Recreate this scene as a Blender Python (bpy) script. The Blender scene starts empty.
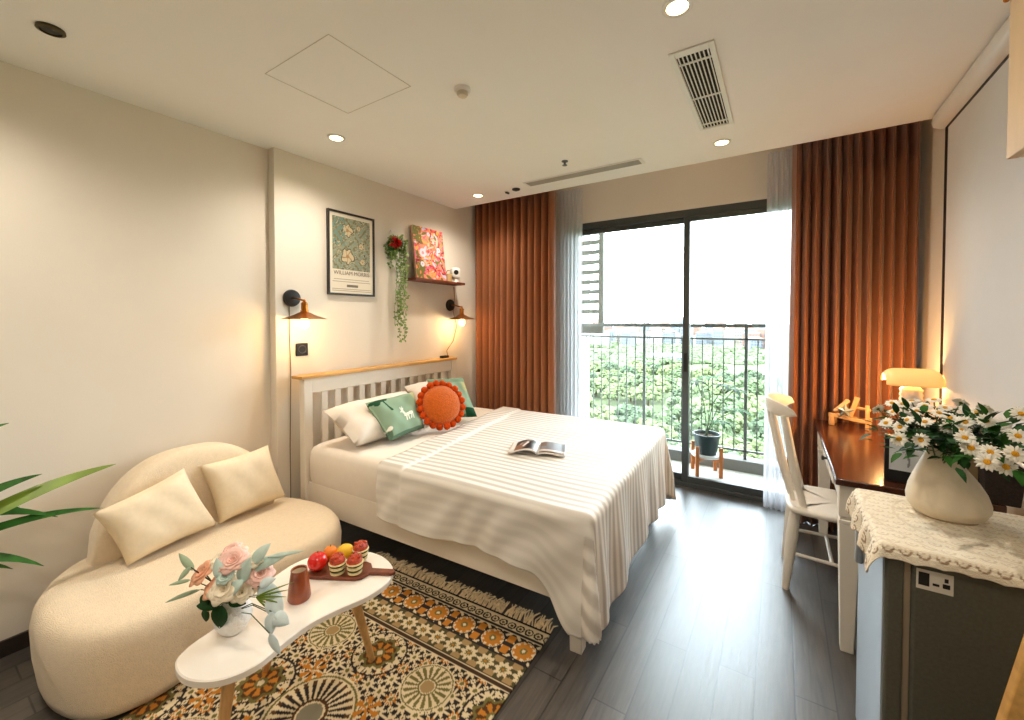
import bpy, bmesh, math, random
import numpy as np
from mathutils import Vector, Matrix
R = math.radians
PI = math.pi
col = bpy.context.scene.collection
scene = bpy.context.scene

# ------------------------------------------------------------------ camera
cam_d = bpy.data.cameras.new('camera')
cam = bpy.data.objects.new('camera', cam_d)
col.objects.link(cam)
cam.location = (2.74, 0.0, 1.42)
cam.rotation_euler = (R(90 - 1.25), 0, R(32.85))
cam_d.sensor_width = 36
cam_d.lens = 415 / 1024 * 36
cam_d.shift_y = -30.94 / 1024
cam_d.clip_start = 0.02
cam_d.clip_end = 3000
scene.camera = cam
# ------------------------------------------------------------------ world, sun, exposure
world = bpy.data.worlds.new('sky')
scene.world = world
world.use_nodes = True
wn, wl = world.node_tree.nodes, world.node_tree.links
bg = wn['Background']
tc = wn.new('ShaderNodeTexCoord'); sx = wn.new('ShaderNodeSeparateXYZ'); rp = wn.new('ShaderNodeValToRGB')
wl.new(tc.outputs['Generated'], sx.inputs[0]); wl.new(sx.outputs['Z'], rp.inputs[0])
rp.color_ramp.elements[0].position = 0.0; rp.color_ramp.elements[0].color = (0.89, 0.95, 1.0, 1)
rp.color_ramp.elements[1].position = 0.6; rp.color_ramp.elements[1].color = (0.78, 0.89, 1.0, 1)
wl.new(rp.outputs[0], bg.inputs[0])
bg.inputs[1].default_value = 10.0
sun_d = bpy.data.lights.new('sun', 'SUN'); sun_d.energy = 3.5; sun_d.angle = R(12); sun_d.color = (1, .95, .86)
sun = bpy.data.objects.new('sun', sun_d); col.objects.link(sun)
sun.rotation_euler = (R(38), 0, R(-25))          # high sun behind the building: lights the view, never enters the room
vs = scene.view_settings
scene.display_settings.display_device = 'sRGB'
vs.view_transform = "Standard"; vs.look = "None"; vs.exposure = 0.80; vs.gamma = 1.0; vs.use_curve_mapping = False
# portal at the balcony door: samples the sky through the glass, gives no light of its own
pd = bpy.data.lights.new('door_portal', 'AREA'); pd.shape = 'RECTANGLE'; pd.size = 2.15; pd.size_y = 2.35
po = bpy.data.objects.new('door_portal', pd); col.objects.link(po)
po.location = (2.02, 3.93, 1.18); po.rotation_euler = (R(-90), 0, 0)
pd.cycles.is_portal = True
LAMP_COL = (1.0, 0.89, 0.75)
LAMP_W = 34.0
scene.cycles.max_bounces = 10
scene.cycles.diffuse_bounces = 6
scene.cycles.transparent_max_bounces = 16
scene.cycles.caustics_reflective = False
scene.cycles.caustics_refractive = False
scene.cycles.sample_clamp_indirect = 6

# ------------------------------------------------------------------ colour + materials
def lin(c):
    if isinstance(c, str):
        c = tuple(int(c[i:i + 2], 16) / 255 for i in (0, 2, 4))
    return tuple((x / 12.92 if x <= .04045 else ((x + .055) / 1.055) ** 2.4) for x in c)
def mat(name, c, rough=.6, metal=0, var=.08, vscale=12, bump=0, bscale=80, spec=.5, stretch=None, sheen=0, coat=0, trans=0, emit=None, es=0):
    m = bpy.data.materials.new(name); m.use_nodes = True
    n, l = m.node_tree.nodes, m.node_tree.links
    b = n['Principled BSDF']
    c = lin(c)
    b.inputs['Roughness'].default_value = rough; b.inputs['Metallic'].default_value = metal
    b.inputs['Specular IOR Level'].default_value = spec
    if sheen: b.inputs['Sheen Weight'].default_value = sheen
    if coat: b.inputs['Coat Weight'].default_value = coat; b.inputs['Coat Roughness'].default_value = .15
    if trans: b.inputs['Transmission Weight'].default_value = trans
    t = n.new('ShaderNodeTexCoord'); mp = n.new('ShaderNodeMapping')
    l.new(t.outputs['Object'], mp.inputs[0])
    if stretch: mp.inputs['Scale'].default_value = stretch
    nz = n.new('ShaderNodeTexNoise'); nz.inputs['Scale'].default_value = vscale; nz.inputs['Detail'].default_value = 4
    l.new(mp.outputs[0], nz.inputs['Vector'])
    cr = n.new('ShaderNodeValToRGB')
    cr.color_ramp.elements[0].position = .3; cr.color_ramp.elements[1].position = .7
    cr.color_ramp.elements[0].color = (*[x * (1 - var) for x in c], 1)
    cr.color_ramp.elements[1].color = (*[min(1, x * (1 + var)) for x in c], 1)
    l.new(nz.outputs[0], cr.inputs[0]); l.new(cr.outputs[0], b.inputs['Base Color'])
    if bump:
        n2 = n.new('ShaderNodeTexNoise'); n2.inputs['Scale'].default_value = bscale; n2.inputs['Detail'].default_value = 3
        l.new(mp.outputs[0], n2.inputs['Vector'])
        bp = n.new('ShaderNodeBump'); bp.inputs['Strength'].default_value = bump; bp.inputs['Distance'].default_value = .01
        l.new(n2.outputs[0], bp.inputs['Height']); l.new(bp.outputs[0], b.inputs['Normal'])
    if emit:
        b.inputs['Emission Color'].default_value = (*lin(emit), 1); b.inputs['Emission Strength'].default_value = es
    return m
def colmat(name, rough=.8, bump=0, bscale=200, spec=.3, weave=0):
    """colour read from the mesh's own Col attribute (woven or printed patterns)"""
    m = bpy.data.materials.new(name); m.use_nodes = True
    n, l = m.node_tree.nodes, m.node_tree.links
    b = n['Principled BSDF']; b.inputs['Roughness'].default_value = rough; b.inputs['Specular IOR Level'].default_value = spec
    a = n.new('ShaderNodeVertexColor'); a.layer_name = 'Col'
    t = n.new('ShaderNodeTexCoord'); nz = n.new('ShaderNodeTexNoise'); nz.inputs['Scale'].default_value = bscale
    l.new(t.outputs['Object'], nz.inputs['Vector'])
    mx = n.new('ShaderNodeMix'); mx.data_type = 'RGBA'; mx.blend_type = 'MULTIPLY'; mx.inputs[0].default_value = .2 if weave else .12
    l.new(a.outputs[0], mx.inputs[6]); l.new(nz.outputs[1], mx.inputs[7])
    l.new(a.outputs[0] if not weave else mx.outputs[2], b.inputs['Base Color'])
    if bump:
        bp = n.new('ShaderNodeBump'); bp.inputs['Strength'].default_value = bump; bp.inputs['Distance'].default_value = .005
        l.new(nz.outputs[0], bp.inputs['Height']); l.new(bp.outputs[0], b.inputs['Normal'])
    return m

M = {}
M['wall'] = mat('wall_paint', (.895, .865, .815), .85, var=.015, vscale=3, bump=.05, bscale=160)
M['ceil'] = mat('ceiling_paint', (.95, .945, .93), .9, var=.01, vscale=3)
M['white'] = mat('white_lacquer', (.92, .89, .84), .45, var=.02)
M['whiteplastic'] = mat('white_plastic', (.90, .89, .87), .4, var=.01)
M['dark'] = mat('dark_grey_metal', (.30, .315, .315), .4, metal=.4, var=.05)
M['black'] = mat('black_plastic', (.05, .05, .05), .5, var=.1)
M['brass'] = mat('aged_brass', (.72, .45, .18), .3, metal=1, var=.15)
M['baseboard'] = mat('dark_skirting', (.17, .13, .11), .5, var=.15)
M['rust'] = mat('rust_curtain_fabric', (.57, .32, .14), .75, var=.06, vscale=40, bump=.15, bscale=500, sheen=.3)
M['sofa'] = mat('cream_boucle', (.92, .85, .74), .95, var=.04, vscale=60, bump=.5, bscale=260, sheen=.3, spec=.2)
M['sofacush'] = mat('cream_linen', (.93, .87, .76), .95, var=.03, vscale=50, bump=.25, bscale=400, spec=.2)
M['linen'] = mat('white_cotton', (.89, .86, .82), .9, var=.02, vscale=20, bump=.1, bscale=300, spec=.2)
M['oak'] = mat('pale_oak', (.78, .56, .30), .5, var=.18, vscale=14, stretch=(1, 6, 6))
M['ledge'] = mat('honey_wood', (.78, .60, .33), .5, var=.18, vscale=8, stretch=(6, 1, 6))
M['legwood'] = mat('ash_leg_wood', (.82, .65, .43), .5, var=.15, vscale=18, stretch=(5, 5, .6))
M['desk'] = mat('dark_walnut_gloss', (.27, .125, .06), .22, var=.25, vscale=9, stretch=(6, .7, 6), coat=.6)
M['walnut'] = mat('walnut_board', (.45, .22, .12), .45, var=.25, vscale=12, stretch=(4, 1, 4))
M['shelfwood'] = mat('red_brown_wood', (.42, .2, .12), .5, var=.2, vscale=10, stretch=(4, 1, 4))
M['fridge'] = mat('dark_grey_fridge_steel', (.34, .34, .30), .5, metal=.1, var=.12, vscale=120, bump=.08, bscale=600)
M['fridgedoor'] = mat('silver_fridge_door', (.66, .69, .72), .28, metal=.55, var=.02)
M['gasket'] = mat('beige_gasket', (.60, .54, .46), .6)
M['orange'] = mat('orange_knit', (.80, .38, .09), .95, var=.12, vscale=60, bump=.8, bscale=170, spec=.15, sheen=.3)
M['pompom'] = mat('orange_pompom', (.82, .30, .08), 1, var=.2, vscale=90, bump=1, bscale=220, spec=.1)
M['leaf'] = mat('leaf_green', (.17, .36, .11), .6, var=.35, vscale=25, spec=.2)
M['leafd'] = mat('deep_leaf_green', (.10, .25, .10), .6, var=.35, vscale=30, spec=.2)
M['leafy'] = mat('yellow_green_leaf', (.42, .52, .12), .45, var=.3, vscale=9)
M['leafpale'] = mat('pale_silver_leaf', (.74, .82, .78), .6, var=.12, vscale=30)
M['stem'] = mat('green_stem', (.26, .34, .15), .6, var=.2)
M['twig'] = mat('brown_twig', (.30, .2, .13), .7, var=.2)
M['petal'] = mat('white_petal', (.95, .94, .90), .7, var=.03)
M['yolk'] = mat('yellow_daisy_centre', (.90, .65, .10), .8, var=.2, vscale=150, bump=.5, bscale=400)
M['pink'] = mat('blush_petal', (.94, .77, .72), .7, var=.12, vscale=35)
M['peach'] = mat('peach_petal', (.91, .68, .54), .7, var=.15, vscale=35)
M['ivory'] = mat('ivory_petal', (.93, .88, .78), .7, var=.06, vscale=35)
M['ceramic'] = mat('cream_ceramic', (.87, .82, .73), .55, var=.05, vscale=30, bump=.06, bscale=150)
M['whiteceramic'] = mat('white_ceramic', (.92, .92, .91), .3, var=.02)
M['terracotta'] = mat('brown_glaze', (.56, .26, .11), .3, var=.25, vscale=20, coat=.4)
M['tomato'] = mat('tomato_skin', (.83, .10, .04), .25, var=.1, coat=.4)
M['lemon'] = mat('lemon_skin', (.93, .75, .12), .4, var=.08, bump=.2, bscale=300)
M['orangefruit'] = mat('orange_skin', (.90, .50, .08), .45, var=.08, bump=.3, bscale=300)
M['cake'] = mat('pale_cake', (.90, .83, .62), .8, var=.1, vscale=120, bump=.4, bscale=300)
M['cream'] = mat('dark_green_filling', (.22, .24, .08), .7, var=.2)
M['jam'] = mat('red_orange_topping', (.72, .24, .10), .35, var=.5, vscale=90, bump=.6, bscale=200)
M['tile'] = mat('balcony_tile', (.74, .73, .70), .6, var=.05, vscale=5)
M['concrete'] = mat('pale_concrete', (.46, .46, .45), .85, var=.06, vscale=6)
M['rail'] = mat('grey_railing_paint', (.36, .37, .37), .5, var=.05)
M['louvre'] = mat('beige_louvre_paint', (.37, .36, .34), .6, var=.04)
M['potgreen'] = mat('dark_teal_pot', (.10, .20, .21), .4, var=.15)
M['orangewood'] = mat('orange_teak', (.72, .40, .14), .5, var=.2, vscale=20, stretch=(5, 5, .8))
M['screenwhite'] = mat('projector_screen_vinyl', (.86, .86, .86), .8, var=.008)
M['cabinet'] = mat('blond_cabinet_wood', (.80, .68, .52), .55, var=.06, vscale=6, stretch=(5, 5, .7))
M['lace'] = None
M['emit'] = mat('lamp_glow', (1, .9, .75), emit=(1, .86, .62), es=14)
M['bulb'] = mat('warm_bulb_glow', (1, .85, .6), emit=(1, .72, .35), es=14)

# ------------------------------------------------------------------ mesh builder
class MB:
    def __init__(s): s.v = []; s.f = []
    def add(s, V, F):
        o = len(s.v); s.v += [tuple(p) for p in V]; s.f += [tuple(i + o for i in f) for f in F]; return s
    def box(s, c, d, rot=None):
        V = []
        for k in range(8):
            p = Vector(((k & 1) - .5, ((k >> 1) & 1) - .5, (k >> 2) - .5)); p = Vector((p.x * d[0], p.y * d[1], p.z * d[2]))
            if rot is not None: p = rot @ p
            V.append(p + Vector(c))
        return s.add(V, [(0, 2, 3, 1), (4, 5, 7, 6), (0, 1, 5, 4), (2, 6, 7, 3), (0, 4, 6, 2), (1, 3, 7, 5)])
    def b2(s, a, b): return s.box([(x + y) / 2 for x, y in zip(a, b)], [abs(y - x) for x, y in zip(a, b)])
    def tube(s, path, rad, n=10, cap=True, flat=1.0):
        P = [Vector(p) for p in path]
        if not hasattr(rad, '__len__'): rad = [rad] * len(P)
        V = []; F = []; pu = None
        for i, p in enumerate(P):
            t = (P[min(i + 1, len(P) - 1)] - P[max(i - 1, 0)]).normalized()
            if pu is None:
                pu = t.orthogonal().normalized() if abs(t.z) < .9 else Vector((1, 0, 0))
            pu = (pu - t * pu.dot(t)); pu = pu.normalized() if pu.length > 1e-6 else t.orthogonal().normalized()
            w = t.cross(pu)
            for k in range(n):
                a = 2 * PI * k / n
                V.append(p + (pu * math.cos(a) + w * math.sin(a) * flat) * rad[i])
        for i in range(len(P) - 1):
            for k in range(n):
                F.append((i * n + k, i * n + (k + 1) % n, (i + 1) * n + (k + 1) % n, (i + 1) * n + k))
        if cap:
            F.append(tuple(range(n))[::-1]); F.append(tuple(range((len(P) - 1) * n, len(P) * n)))
        return s.add(V, F)
    def bar(s, a, b, wa, wb=None, up=(0, 0, 1)):
        """square section bar from a to b, tapering"""
        a = Vector(a); b = Vector(b); wb = wb or wa
        if not hasattr(wa, '__len__'): wa = (wa, wa)
        if not hasattr(wb, '__len__'): wb = (wb, wb)
        t = (b - a).normalized(); u = Vector((1, 0, 0)); u = (u - t * u.dot(t))
        if u.length < .1: u = Vector((0, 1, 0)); u = u - t * u.dot(t)
        u.normalize(); w = t.cross(u); V = []
        for p, ww in ((a, wa), (b, wb)):
            for i, j in ((-1, -1), (1, -1), (1, 1), (-1, 1)): V.append(p + u * i * ww[0] / 2 + w * j * ww[1] / 2)
        return s.add(V, [(3, 2, 1, 0), (4, 5, 6, 7), (0, 1, 5, 4), (1, 2, 6, 5), (2, 3, 7, 6), (3, 0, 4, 7)])
    def lathe(s, prof, c=(0, 0, 0), n=24, mtx=None, cap=True):
        V = []; F = []
        for r, z in prof:
            for k in range(n):
                a = 2 * PI * k / n; p = Vector((r * math.cos(a), r * math.sin(a), z))
                if mtx is not None: p = mtx @ p
                V.append(p + Vector(c))
        m = len(prof)
        for i in range(m - 1):
            for k in range(n): F.append((i * n + k, i * n + (k + 1) % n, (i + 1) * n + (k + 1) % n, (i + 1) * n + k))
        if cap: F.append(tuple(range(n))[::-1]); F.append(tuple(range((m - 1) * n, m * n)))
        return s.add(V, F)
    def ell(s, c, r, nu=14, nv=9, mtx=None, noise=0, rng=None):
        V = []; F = []
        if not hasattr(r, '__len__'): r = (r, r, r)
        for j in range(nv + 1):
            th = PI * j / nv
            for k in range(nu):
                a = 2 * PI * k / nu; q = 1 + (rng.uniform(-noise, noise) if noise and 0 < j < nv else 0)
                p = Vector((r[0] * math.sin(th) * math.cos(a) * q, r[1] * math.sin(th) * math.sin(a) * q, r[2] * math.cos(th) * q))
                if mtx is not None: p = mtx @ p
                V.append(p + Vector(c))
        for j in range(nv):
            for k in range(nu): F.append((j * nu + k, (j + 1) * nu + k, (j + 1) * nu + (k + 1) % nu, j * nu + (k + 1) % nu))
        return s.add(V, F)
    def prism(s, poly, z0, z1):
        n = len(poly)
        V = [(x, y, z0) for x, y in poly] + [(x, y, z1) for x, y in poly]
        F = [tuple(range(n))[::-1], tuple(range(n, 2 * n))] + [(i, (i + 1) % n, n + (i + 1) % n, n + i) for i in range(n)]
        return s.add(V, F)
    def grid(s, fn, nu, nv, closeu=False):
        V = [fn(i / (nu - (0 if closeu else 1)), j / (nv - 1)) for j in range(nv) for i in range(nu)]
        F = []
        for j in range(nv - 1):
            for i in range(nu if closeu else nu - 1):
                a = j * nu + i; b = j * nu + (i + 1) % nu
                F.append((a, b, b + nu, a + nu))
        return s.add(V, F)
    def leaf(s, base, d, up, L, W, bend=.3, n=6, fold=.15, tipw=0.0, peak=.4):
        """pointed blade with midrib fold from base along d, drooping"""
        d = Vector(d).normalized(); up = Vector(up); up = (up - d * up.dot(d))
        up = up.normalized() if up.length > 1e-4 else d.orthogonal().normalized()
        sd = d.cross(up); V = []; F = []
        for i in range(n + 1):
            t = i / n
            w = W / 2 * (max(0, math.sin(PI * t ** (math.log(.5) / math.log(peak)))) ** .8) + tipw * .0
            p = Vector(base) + d * L * t - up * bend * L * t * t
            V += [p - sd * w + up * w * fold, p, p + sd * w + up * w * fold]
        for i in range(n):
            a = 3 * i
            F += [(a, a + 1, a + 4, a + 3), (a + 1, a + 2, a + 5, a + 4)]
        return s.add(V, F)
    def build(s, name, m, parent=None, smooth=True, bevel=0, seg=2, solid=0, sub=0, ang=.7, cols=None, offs=0):
        me = bpy.data.meshes.new(name); me.from_pydata(s.v, [], s.f); me.update()
        bm = bmesh.new(); bm.from_mesh(me)
        if cols is None: bmesh.ops.recalc_face_normals(bm, faces=bm.faces)
        bm.to_mesh(me); bm.free()
        me.materials.append(m)
        if smooth:
            me.polygons.foreach_set('use_smooth', [True] * len(me.polygons)); me.set_sharp_from_angle(angle=ang)
        if cols is not None:
            at = me.attributes.new('Col', 'FLOAT_COLOR', 'POINT')
            c4 = np.ones((len(me.vertices), 4), dtype=np.float32); c4[:, :3] = cols
            at.data.foreach_set('color', c4.ravel())
        o = bpy.data.objects.new(name, me); col.objects.link(o)
        if parent is not None: o.parent = parent
        if bevel:
            b = o.modifiers.new('bevel', 'BEVEL'); b.width = bevel; b.segments = seg; b.limit_method = 'ANGLE'; b.angle_limit = R(35); b.harden_normals = False
        if solid:
            b = o.modifiers.new('solid', 'SOLIDIFY'); b.thickness = solid; b.offset = offs
        if sub:
            b = o.modifiers.new('sub', 'SUBSURF'); b.levels = sub; b.render_levels = sub
        return o
def tag(o, label, cat, group=None, kind=None):
    o['label'] = label; o['category'] = cat
    if group: o['group'] = group
    if kind: o['kind'] = kind
    return o
def thing(name, label, cat, loc=(0, 0, 0), rz=0, group=None):
    o = bpy.data.objects.new(name, None); col.objects.link(o)
    o.location = loc; o.rotation_euler = (0, 0, rz); o.empty_display_size = .05
    return tag(o, label, cat, group)
def struct(o, label=None):
    o['kind'] = 'structure'
    if label: o['label'] = label
    return o
def dup(o, parent=None):
    c = o.copy(); col.objects.link(c)
    if parent is not None: c.parent = parent
    for ch in list(o.children): dup(ch, c)
    return c
def rotm(axis, a): return Matrix.Rotation(a, 3, axis)
def basis(x, y, z): return Matrix((Vector(x), Vector(y), Vector(z))).transposed()

# ================================================================== ROOM SHELL
ZC = 2.5; YW = 3.75; XR = 3.5; YB = -2.7; YE = 3.115
# floor with planks running to the window
fm = bpy.data.materials.new('dark_wood_planks'); fm.use_nodes = True
n, l = fm.node_tree.nodes, fm.node_tree.links; b = n['Principled BSDF']
t = n.new('ShaderNodeTexCoord'); mp = n.new('ShaderNodeMapping'); l.new(t.outputs['Object'], mp.inputs[0])
mp.inputs['Rotation'].default_value = (0, 0, R(90)); mp.inputs['Location'].default_value = (.3, .012, 0)
br = n.new('ShaderNodeTexBrick'); l.new(mp.outputs[0], br.inputs[0])
br.inputs['Scale'].default_value = 1; br.inputs['Brick Width'].default_value = 1.15; br.inputs['Row Height'].default_value = .128
br.inputs['Mortar Size'].default_value = .0032; br.inputs['Mortar Smooth'].default_value = .3; br.offset = .37; br.inputs['Bias'].default_value = -.1
br.inputs['Color1'].default_value = (*lin((.315, .30, .285)), 1); br.inputs['Color2'].default_value = (*lin((.235, .22, .205)), 1)
br.inputs['Mortar'].default_value = (*lin((.10, .09, .085)), 1)
m2 = n.new('ShaderNodeMapping'); l.new(t.outputs['Object'], m2.inputs[0]); m2.inputs['Scale'].default_value = (26, 2.2, 1)
nz = n.new('ShaderNodeTexNoise'); nz.inputs['Scale'].default_value = 2.4; nz.inputs['Detail'].default_value = 6; nz.inputs['Distortion'].default_value = .6
l.new(m2.outputs[0], nz.inputs['Vector'])
gr = n.new('ShaderNodeValToRGB'); gr.color_ramp.elements[0].position = .3; gr.color_ramp.elements[1].position = .72
gr.color_ramp.elements[0].color = (.5, .48, .46, 1); gr.color_ramp.elements[1].color = (1.35, 1.3, 1.25, 1)
l.new(nz.outputs[0], gr.inputs[0])
mx = n.new('ShaderNodeMix'); mx.data_type = 'RGBA'; mx.blend_type = 'MULTIPLY'; mx.inputs[0].default_value = 1
l.new(br.outputs[0], mx.inputs[6]); l.new(gr.outputs[0], mx.inputs[7]); l.new(mx.outputs[2], b.inputs['Base Color'])
b.inputs['Specular IOR Level'].default_value = 1.0; b.inputs['Coat Weight'].default_value = .6; b.inputs['Coat Roughness'].default_value = .38
rr = n.new('ShaderNodeMapRange'); l.new(nz.outputs[0], rr.inputs[0]); rr.inputs[3].default_value = .30; rr.inputs[4].default_value = .46
l.new(rr.outputs[0], b.inputs['Roughness'])
bp = n.new('ShaderNodeBump'); bp.inputs['Strength'].default_value = .12; bp.inputs['Distance'].default_value = .004
ad = n.new('ShaderNodeMath'); ad.operation = 'SUBTRACT'; l.new(nz.outputs[0], ad.inputs[0]); l.new(br.outputs['Fac'], ad.inputs[1])
l.new(ad.outputs[0], bp.inputs['Height']); l.new(bp.outputs[0], b.inputs['Normal'])
M['floor'] = fm
struct(MB().b2((-.15, YB - .15, -.15), (XR + .15, YW + .05, 0)).build('floor', fm, smooth=False))
struct(MB().b2((-.15, YB - .15, 2.50), (XR + .15, YE, 2.62)).build('ceiling', M['ceil'], smooth=False))
struct(MB().b2((-.15, YE, 2.72), (XR + .15, YW + .25, 2.82)).b2((-.15, YE - .03, 2.615), (XR + .15, YE, 2.82)).build('ceiling_recess', M['ceil'], smooth=False))
struct(MB().b2((-.15, YB, 0), (0, YW, 2.72)).build('wall_left', M['wall'], smooth=False))
struct(MB().b2((0, 1.39, 0), (.07, YW, 2.72)).build('wall_headboard', M['wall'], smooth=False))
struct(MB().b2((XR, YB, 0), (XR + .15, YW, 2.72)).build('wall_right', M['wall'], smooth=False))
struct(MB().b2((-.15, YB - .15, 0), (XR + .15, YB, 2.5)).build('wall_back', M['wall'], smooth=False))
DX0, DX1, DZ = .95, 3.10, 2.35
struct(MB().b2((-.15, YW, 0), (DX0, YW + .2, 2.72)).b2((DX1, YW, 0), (XR + .15, YW + .2, 2.72)).b2((DX0, YW, DZ), (DX1, YW + .2, 2.72)).build('wall_window', M['wall'], smooth=False))
struct(MB().b2((0, YB, 0), (.012, 1.39, .07)).build('baseboard_left', M['baseboard'], bevel=.002))
struct(MB().b2((.07, 1.39, 0), (.082, YW, .07)).build('baseboard_headboard', M['baseboard'], bevel=.002))
struct(MB().b2((XR - .012, YB, 0), (XR, YW, .07)).build('baseboard_right', M['baseboard'], bevel=.002))
# access panel drawn in the ceiling by a thin shadow gap frame
pt = MB(); lw = .0025; a0, a1, b0, b1 = .83, 1.295, .96, 1.378
for (p, q) in (((a0, b0), (a1, b0 + lw)), ((a0, b1 - lw), (a1, b1)), ((a0, b0), (a0 + lw, b1)), ((a1 - lw, b0), (a1, b1))):
    pt.b2((p[0], p[1], 2.4985), (q[0], q[1], 2.501))
struct(pt.build('trim_1', mat('shadow_gap_grey', (.78, .76, .72), .9), smooth=False))

# ------------------------------------------------------------------ balcony door
door = bpy.data.objects.new('door_1', None); col.objects.link(door); door.location = (0, YW, 0); struct(door)
f = MB(); F_ = .055
f.b2((DX0, .0, .036), (DX0 + F_, .09, DZ - .061)).b2((DX1 - F_, .0, .036), (DX1, .09, DZ - .061)).b2((DX0, .0, DZ - .06), (DX1, .09, DZ)).b2((DX0, -.01, 0), (DX1, .09, .035))
f.build('frame', M['dark'], door, bevel=.003)
def sash(x0, x1, y, name):
    s = MB(); w = .05
    s.b2((x0, y, .036), (x0 + w, y + .035, DZ - .061)).b2((x1 - w, y, .036), (x1, y + .035, DZ - .061))
    s.b2((x0 + w, y, .036), (x1 - w, y + .035, .09)).b2((x0 + w, y, DZ - .10), (x1 - w, y + .035, DZ - .061))
    so = s.build('sash', M['dark'], door, bevel=.003)
    g = MB().b2((x0 + w, y + .014, .09), (x1 - w, y + .02, DZ - .10)).build('glass', M['glass'], so, smooth=False)
    return so
gm = bpy.data.materials.new('clear_glass'); gm.use_nodes = True
n, l = gm.node_tree.nodes, gm.node_tree.links
for x in list(n):
    if x.type == 'BSDF_PRINCIPLED': n.remove(x)
tr = n.new('ShaderNodeBsdfTransparent'); tr.inputs[0].default_value = (.93, .96, .95, 1)
gl = n.new('ShaderNodeBsdfGlossy'); gl.inputs['Roughness'].default_value = .02
fr = n.new('ShaderNodeFresnel'); fr.inputs[0].default_value = 1.35
ms = n.new('ShaderNodeMixShader'); l.new(fr.outputs[0], ms.inputs[0]); l.new(tr.outputs[0], ms.inputs[1]); l.new(gl.outputs[0], ms.inputs[2])
l.new(ms.outputs[0], n['Material Output'].inputs[0])
M['glass'] = gm
sash(DX0 + F_, 2.095, .045, 'a'); s2 = sash(2.045, DX1 - F_, .006, 'b')
MB().b2((2.056, -.012, .98), (2.084, .006, 1.14)).build('handle', M['black'], s2, bevel=.004)

# ================================================================== CURTAINS
def curtain(name, label, x0, x1, y, z0, z1, folds, amp, m, ph=0, grp=None, solid=.004, wob=.15):
    N = folds * 14; rng = random.Random(hash(folds) + int(x0 * 10))
    jit = [rng.uniform(-.25, .25) for _ in range(folds * 2 + 3)]; am = [rng.uniform(.75, 1.15) for _ in range(folds * 2 + 3)]
    def fn(u, v):
        k = u * folds * 2; i = int(k); j0 = jit[i] * (1 - (k - i)) + jit[i + 1] * (k - i)
        a = am[i] * (1 - (k - i)) + am[i + 1] * (k - i)
        s = math.sin(2 * PI * (u * folds + j0 * .25) + ph)
        sh = math.copysign(abs(s) ** .75, s)
        z = z0 + (z1 - z0) * v
        pinch = 1 - wob * (1 - v) * math.sin(2.2 * u * PI + 1)
        x = x0 + (x1 - x0) * u + .25 * amp * math.cos(2 * PI * (u * folds + j0 * .25) * 2 + ph) * (.4 + .6 * (1 - v))
        return (x, y + amp * a * pinch * sh, z)
    mb = MB().grid(fn, N, 10)
    o = mb.build(name, m, solid=solid, ang=2.5)
    return tag(o, label, 'curtain', grp)
curtain('curtain', 'rust orange pleated curtain hanging beside the headboard wall', .105, 1.0, 3.40, .005, 2.66, 12, .055, M['rust'])
curtain('curtain', 'rust orange pleated curtain hanging behind the writing desk', 2.80, 3.46, 3.53, .005, 2.66, 12, .055, M['rust'], ph=1.2)
sm = bpy.data.materials.new('white_voile'); sm.use_nodes = True
n, l = sm.node_tree.nodes, sm.node_tree.links
for x in list(n):
    if x.type == 'BSDF_PRINCIPLED': n.remove(x)
tr = n.new('ShaderNodeBsdfTransparent'); df = n.new('ShaderNodeBsdfDiffuse'); tl = n.new('ShaderNodeBsdfTranslucent')
df.inputs[0].default_value = (.95, .95, .96, 1); tl.inputs[0].default_value = (.85, .87, .92, 1)
m1 = n.new('ShaderNodeMixShader'); m1.inputs[0].default_value = .65; l.new(df.outputs[0], m1.inputs[1]); l.new(tl.outputs[0], m1.inputs[2])
tcn = n.new('ShaderNodeTexCoord'); wv = n.new('ShaderNodeTexNoise'); wv.inputs['Scale'].default_value = 300; l.new(tcn.outputs['Object'], wv.inputs[0])
mr = n.new('ShaderNodeMapRange'); l.new(wv.outputs[0], mr.inputs[0]); mr.inputs[3].default_value = .55; mr.inputs[4].default_value = .82
m2_ = n.new('ShaderNodeMixShader'); l.new(mr.outputs[0], m2_.inputs[0]); l.new(tr.outputs[0], m2_.inputs[1]); l.new(m1.outputs[0], m2_.inputs[2])
l.new(m2_.outputs[0], n['Material Output'].inputs[0]); M['voile'] = sm
curtain('sheer_curtain', 'white sheer curtain gathered beside the louvred screen', .93, 1.17, 3.645, .005, 2.66, 6, .018, sm, solid=0, wob=.3)
curtain('sheer_curtain', 'white sheer curtain gathered next to the white chair', 2.645, 2.81, 3.645, .005, 2.66, 5, .018, sm, ph=.6, solid=0, wob=.3)

# ================================================================== CEILING FITTINGS
def downlight(x, y, label):
    t = thing('ceiling_downlight', label, 'light', (x, y, ZC), group='recessed ceiling downlights')
    MB().lathe([(.036, -.004), (.05, -.004), (.05, -.001), (.036, -.001)], n=28, cap=False).build('trim_ring', M['whiteplastic'], t, solid=.003)
    MB().lathe([(.0005, -.0035), (.037, -.0035), (.037, -.001), (.0005, -.001)], n=28).build('lens', M['emit'], t)
    ld = bpy.data.lights.new('spot', 'SPOT'); ld.energy = LAMP_W; ld.color = LAMP_COL; ld.spot_size = R(150); ld.spot_blend = 1; ld.shadow_soft_size = .04
    lo = bpy.data.objects.new('spot', ld); col.objects.link(lo); lo.parent = t; lo.location = (0, 0, -.012)
downlight(2.43, 1.53, 'lit round ceiling downlight just before the black and white air grille')
downlight(2.43, 2.83, 'lit round ceiling downlight between the air grille and the balcony door')
downlight(.52, 1.52, 'lit round ceiling downlight above the foot of the framed print wall')
downlight(.53, 2.88, 'lit round ceiling downlight by the curtain at the headboard wall')
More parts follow.
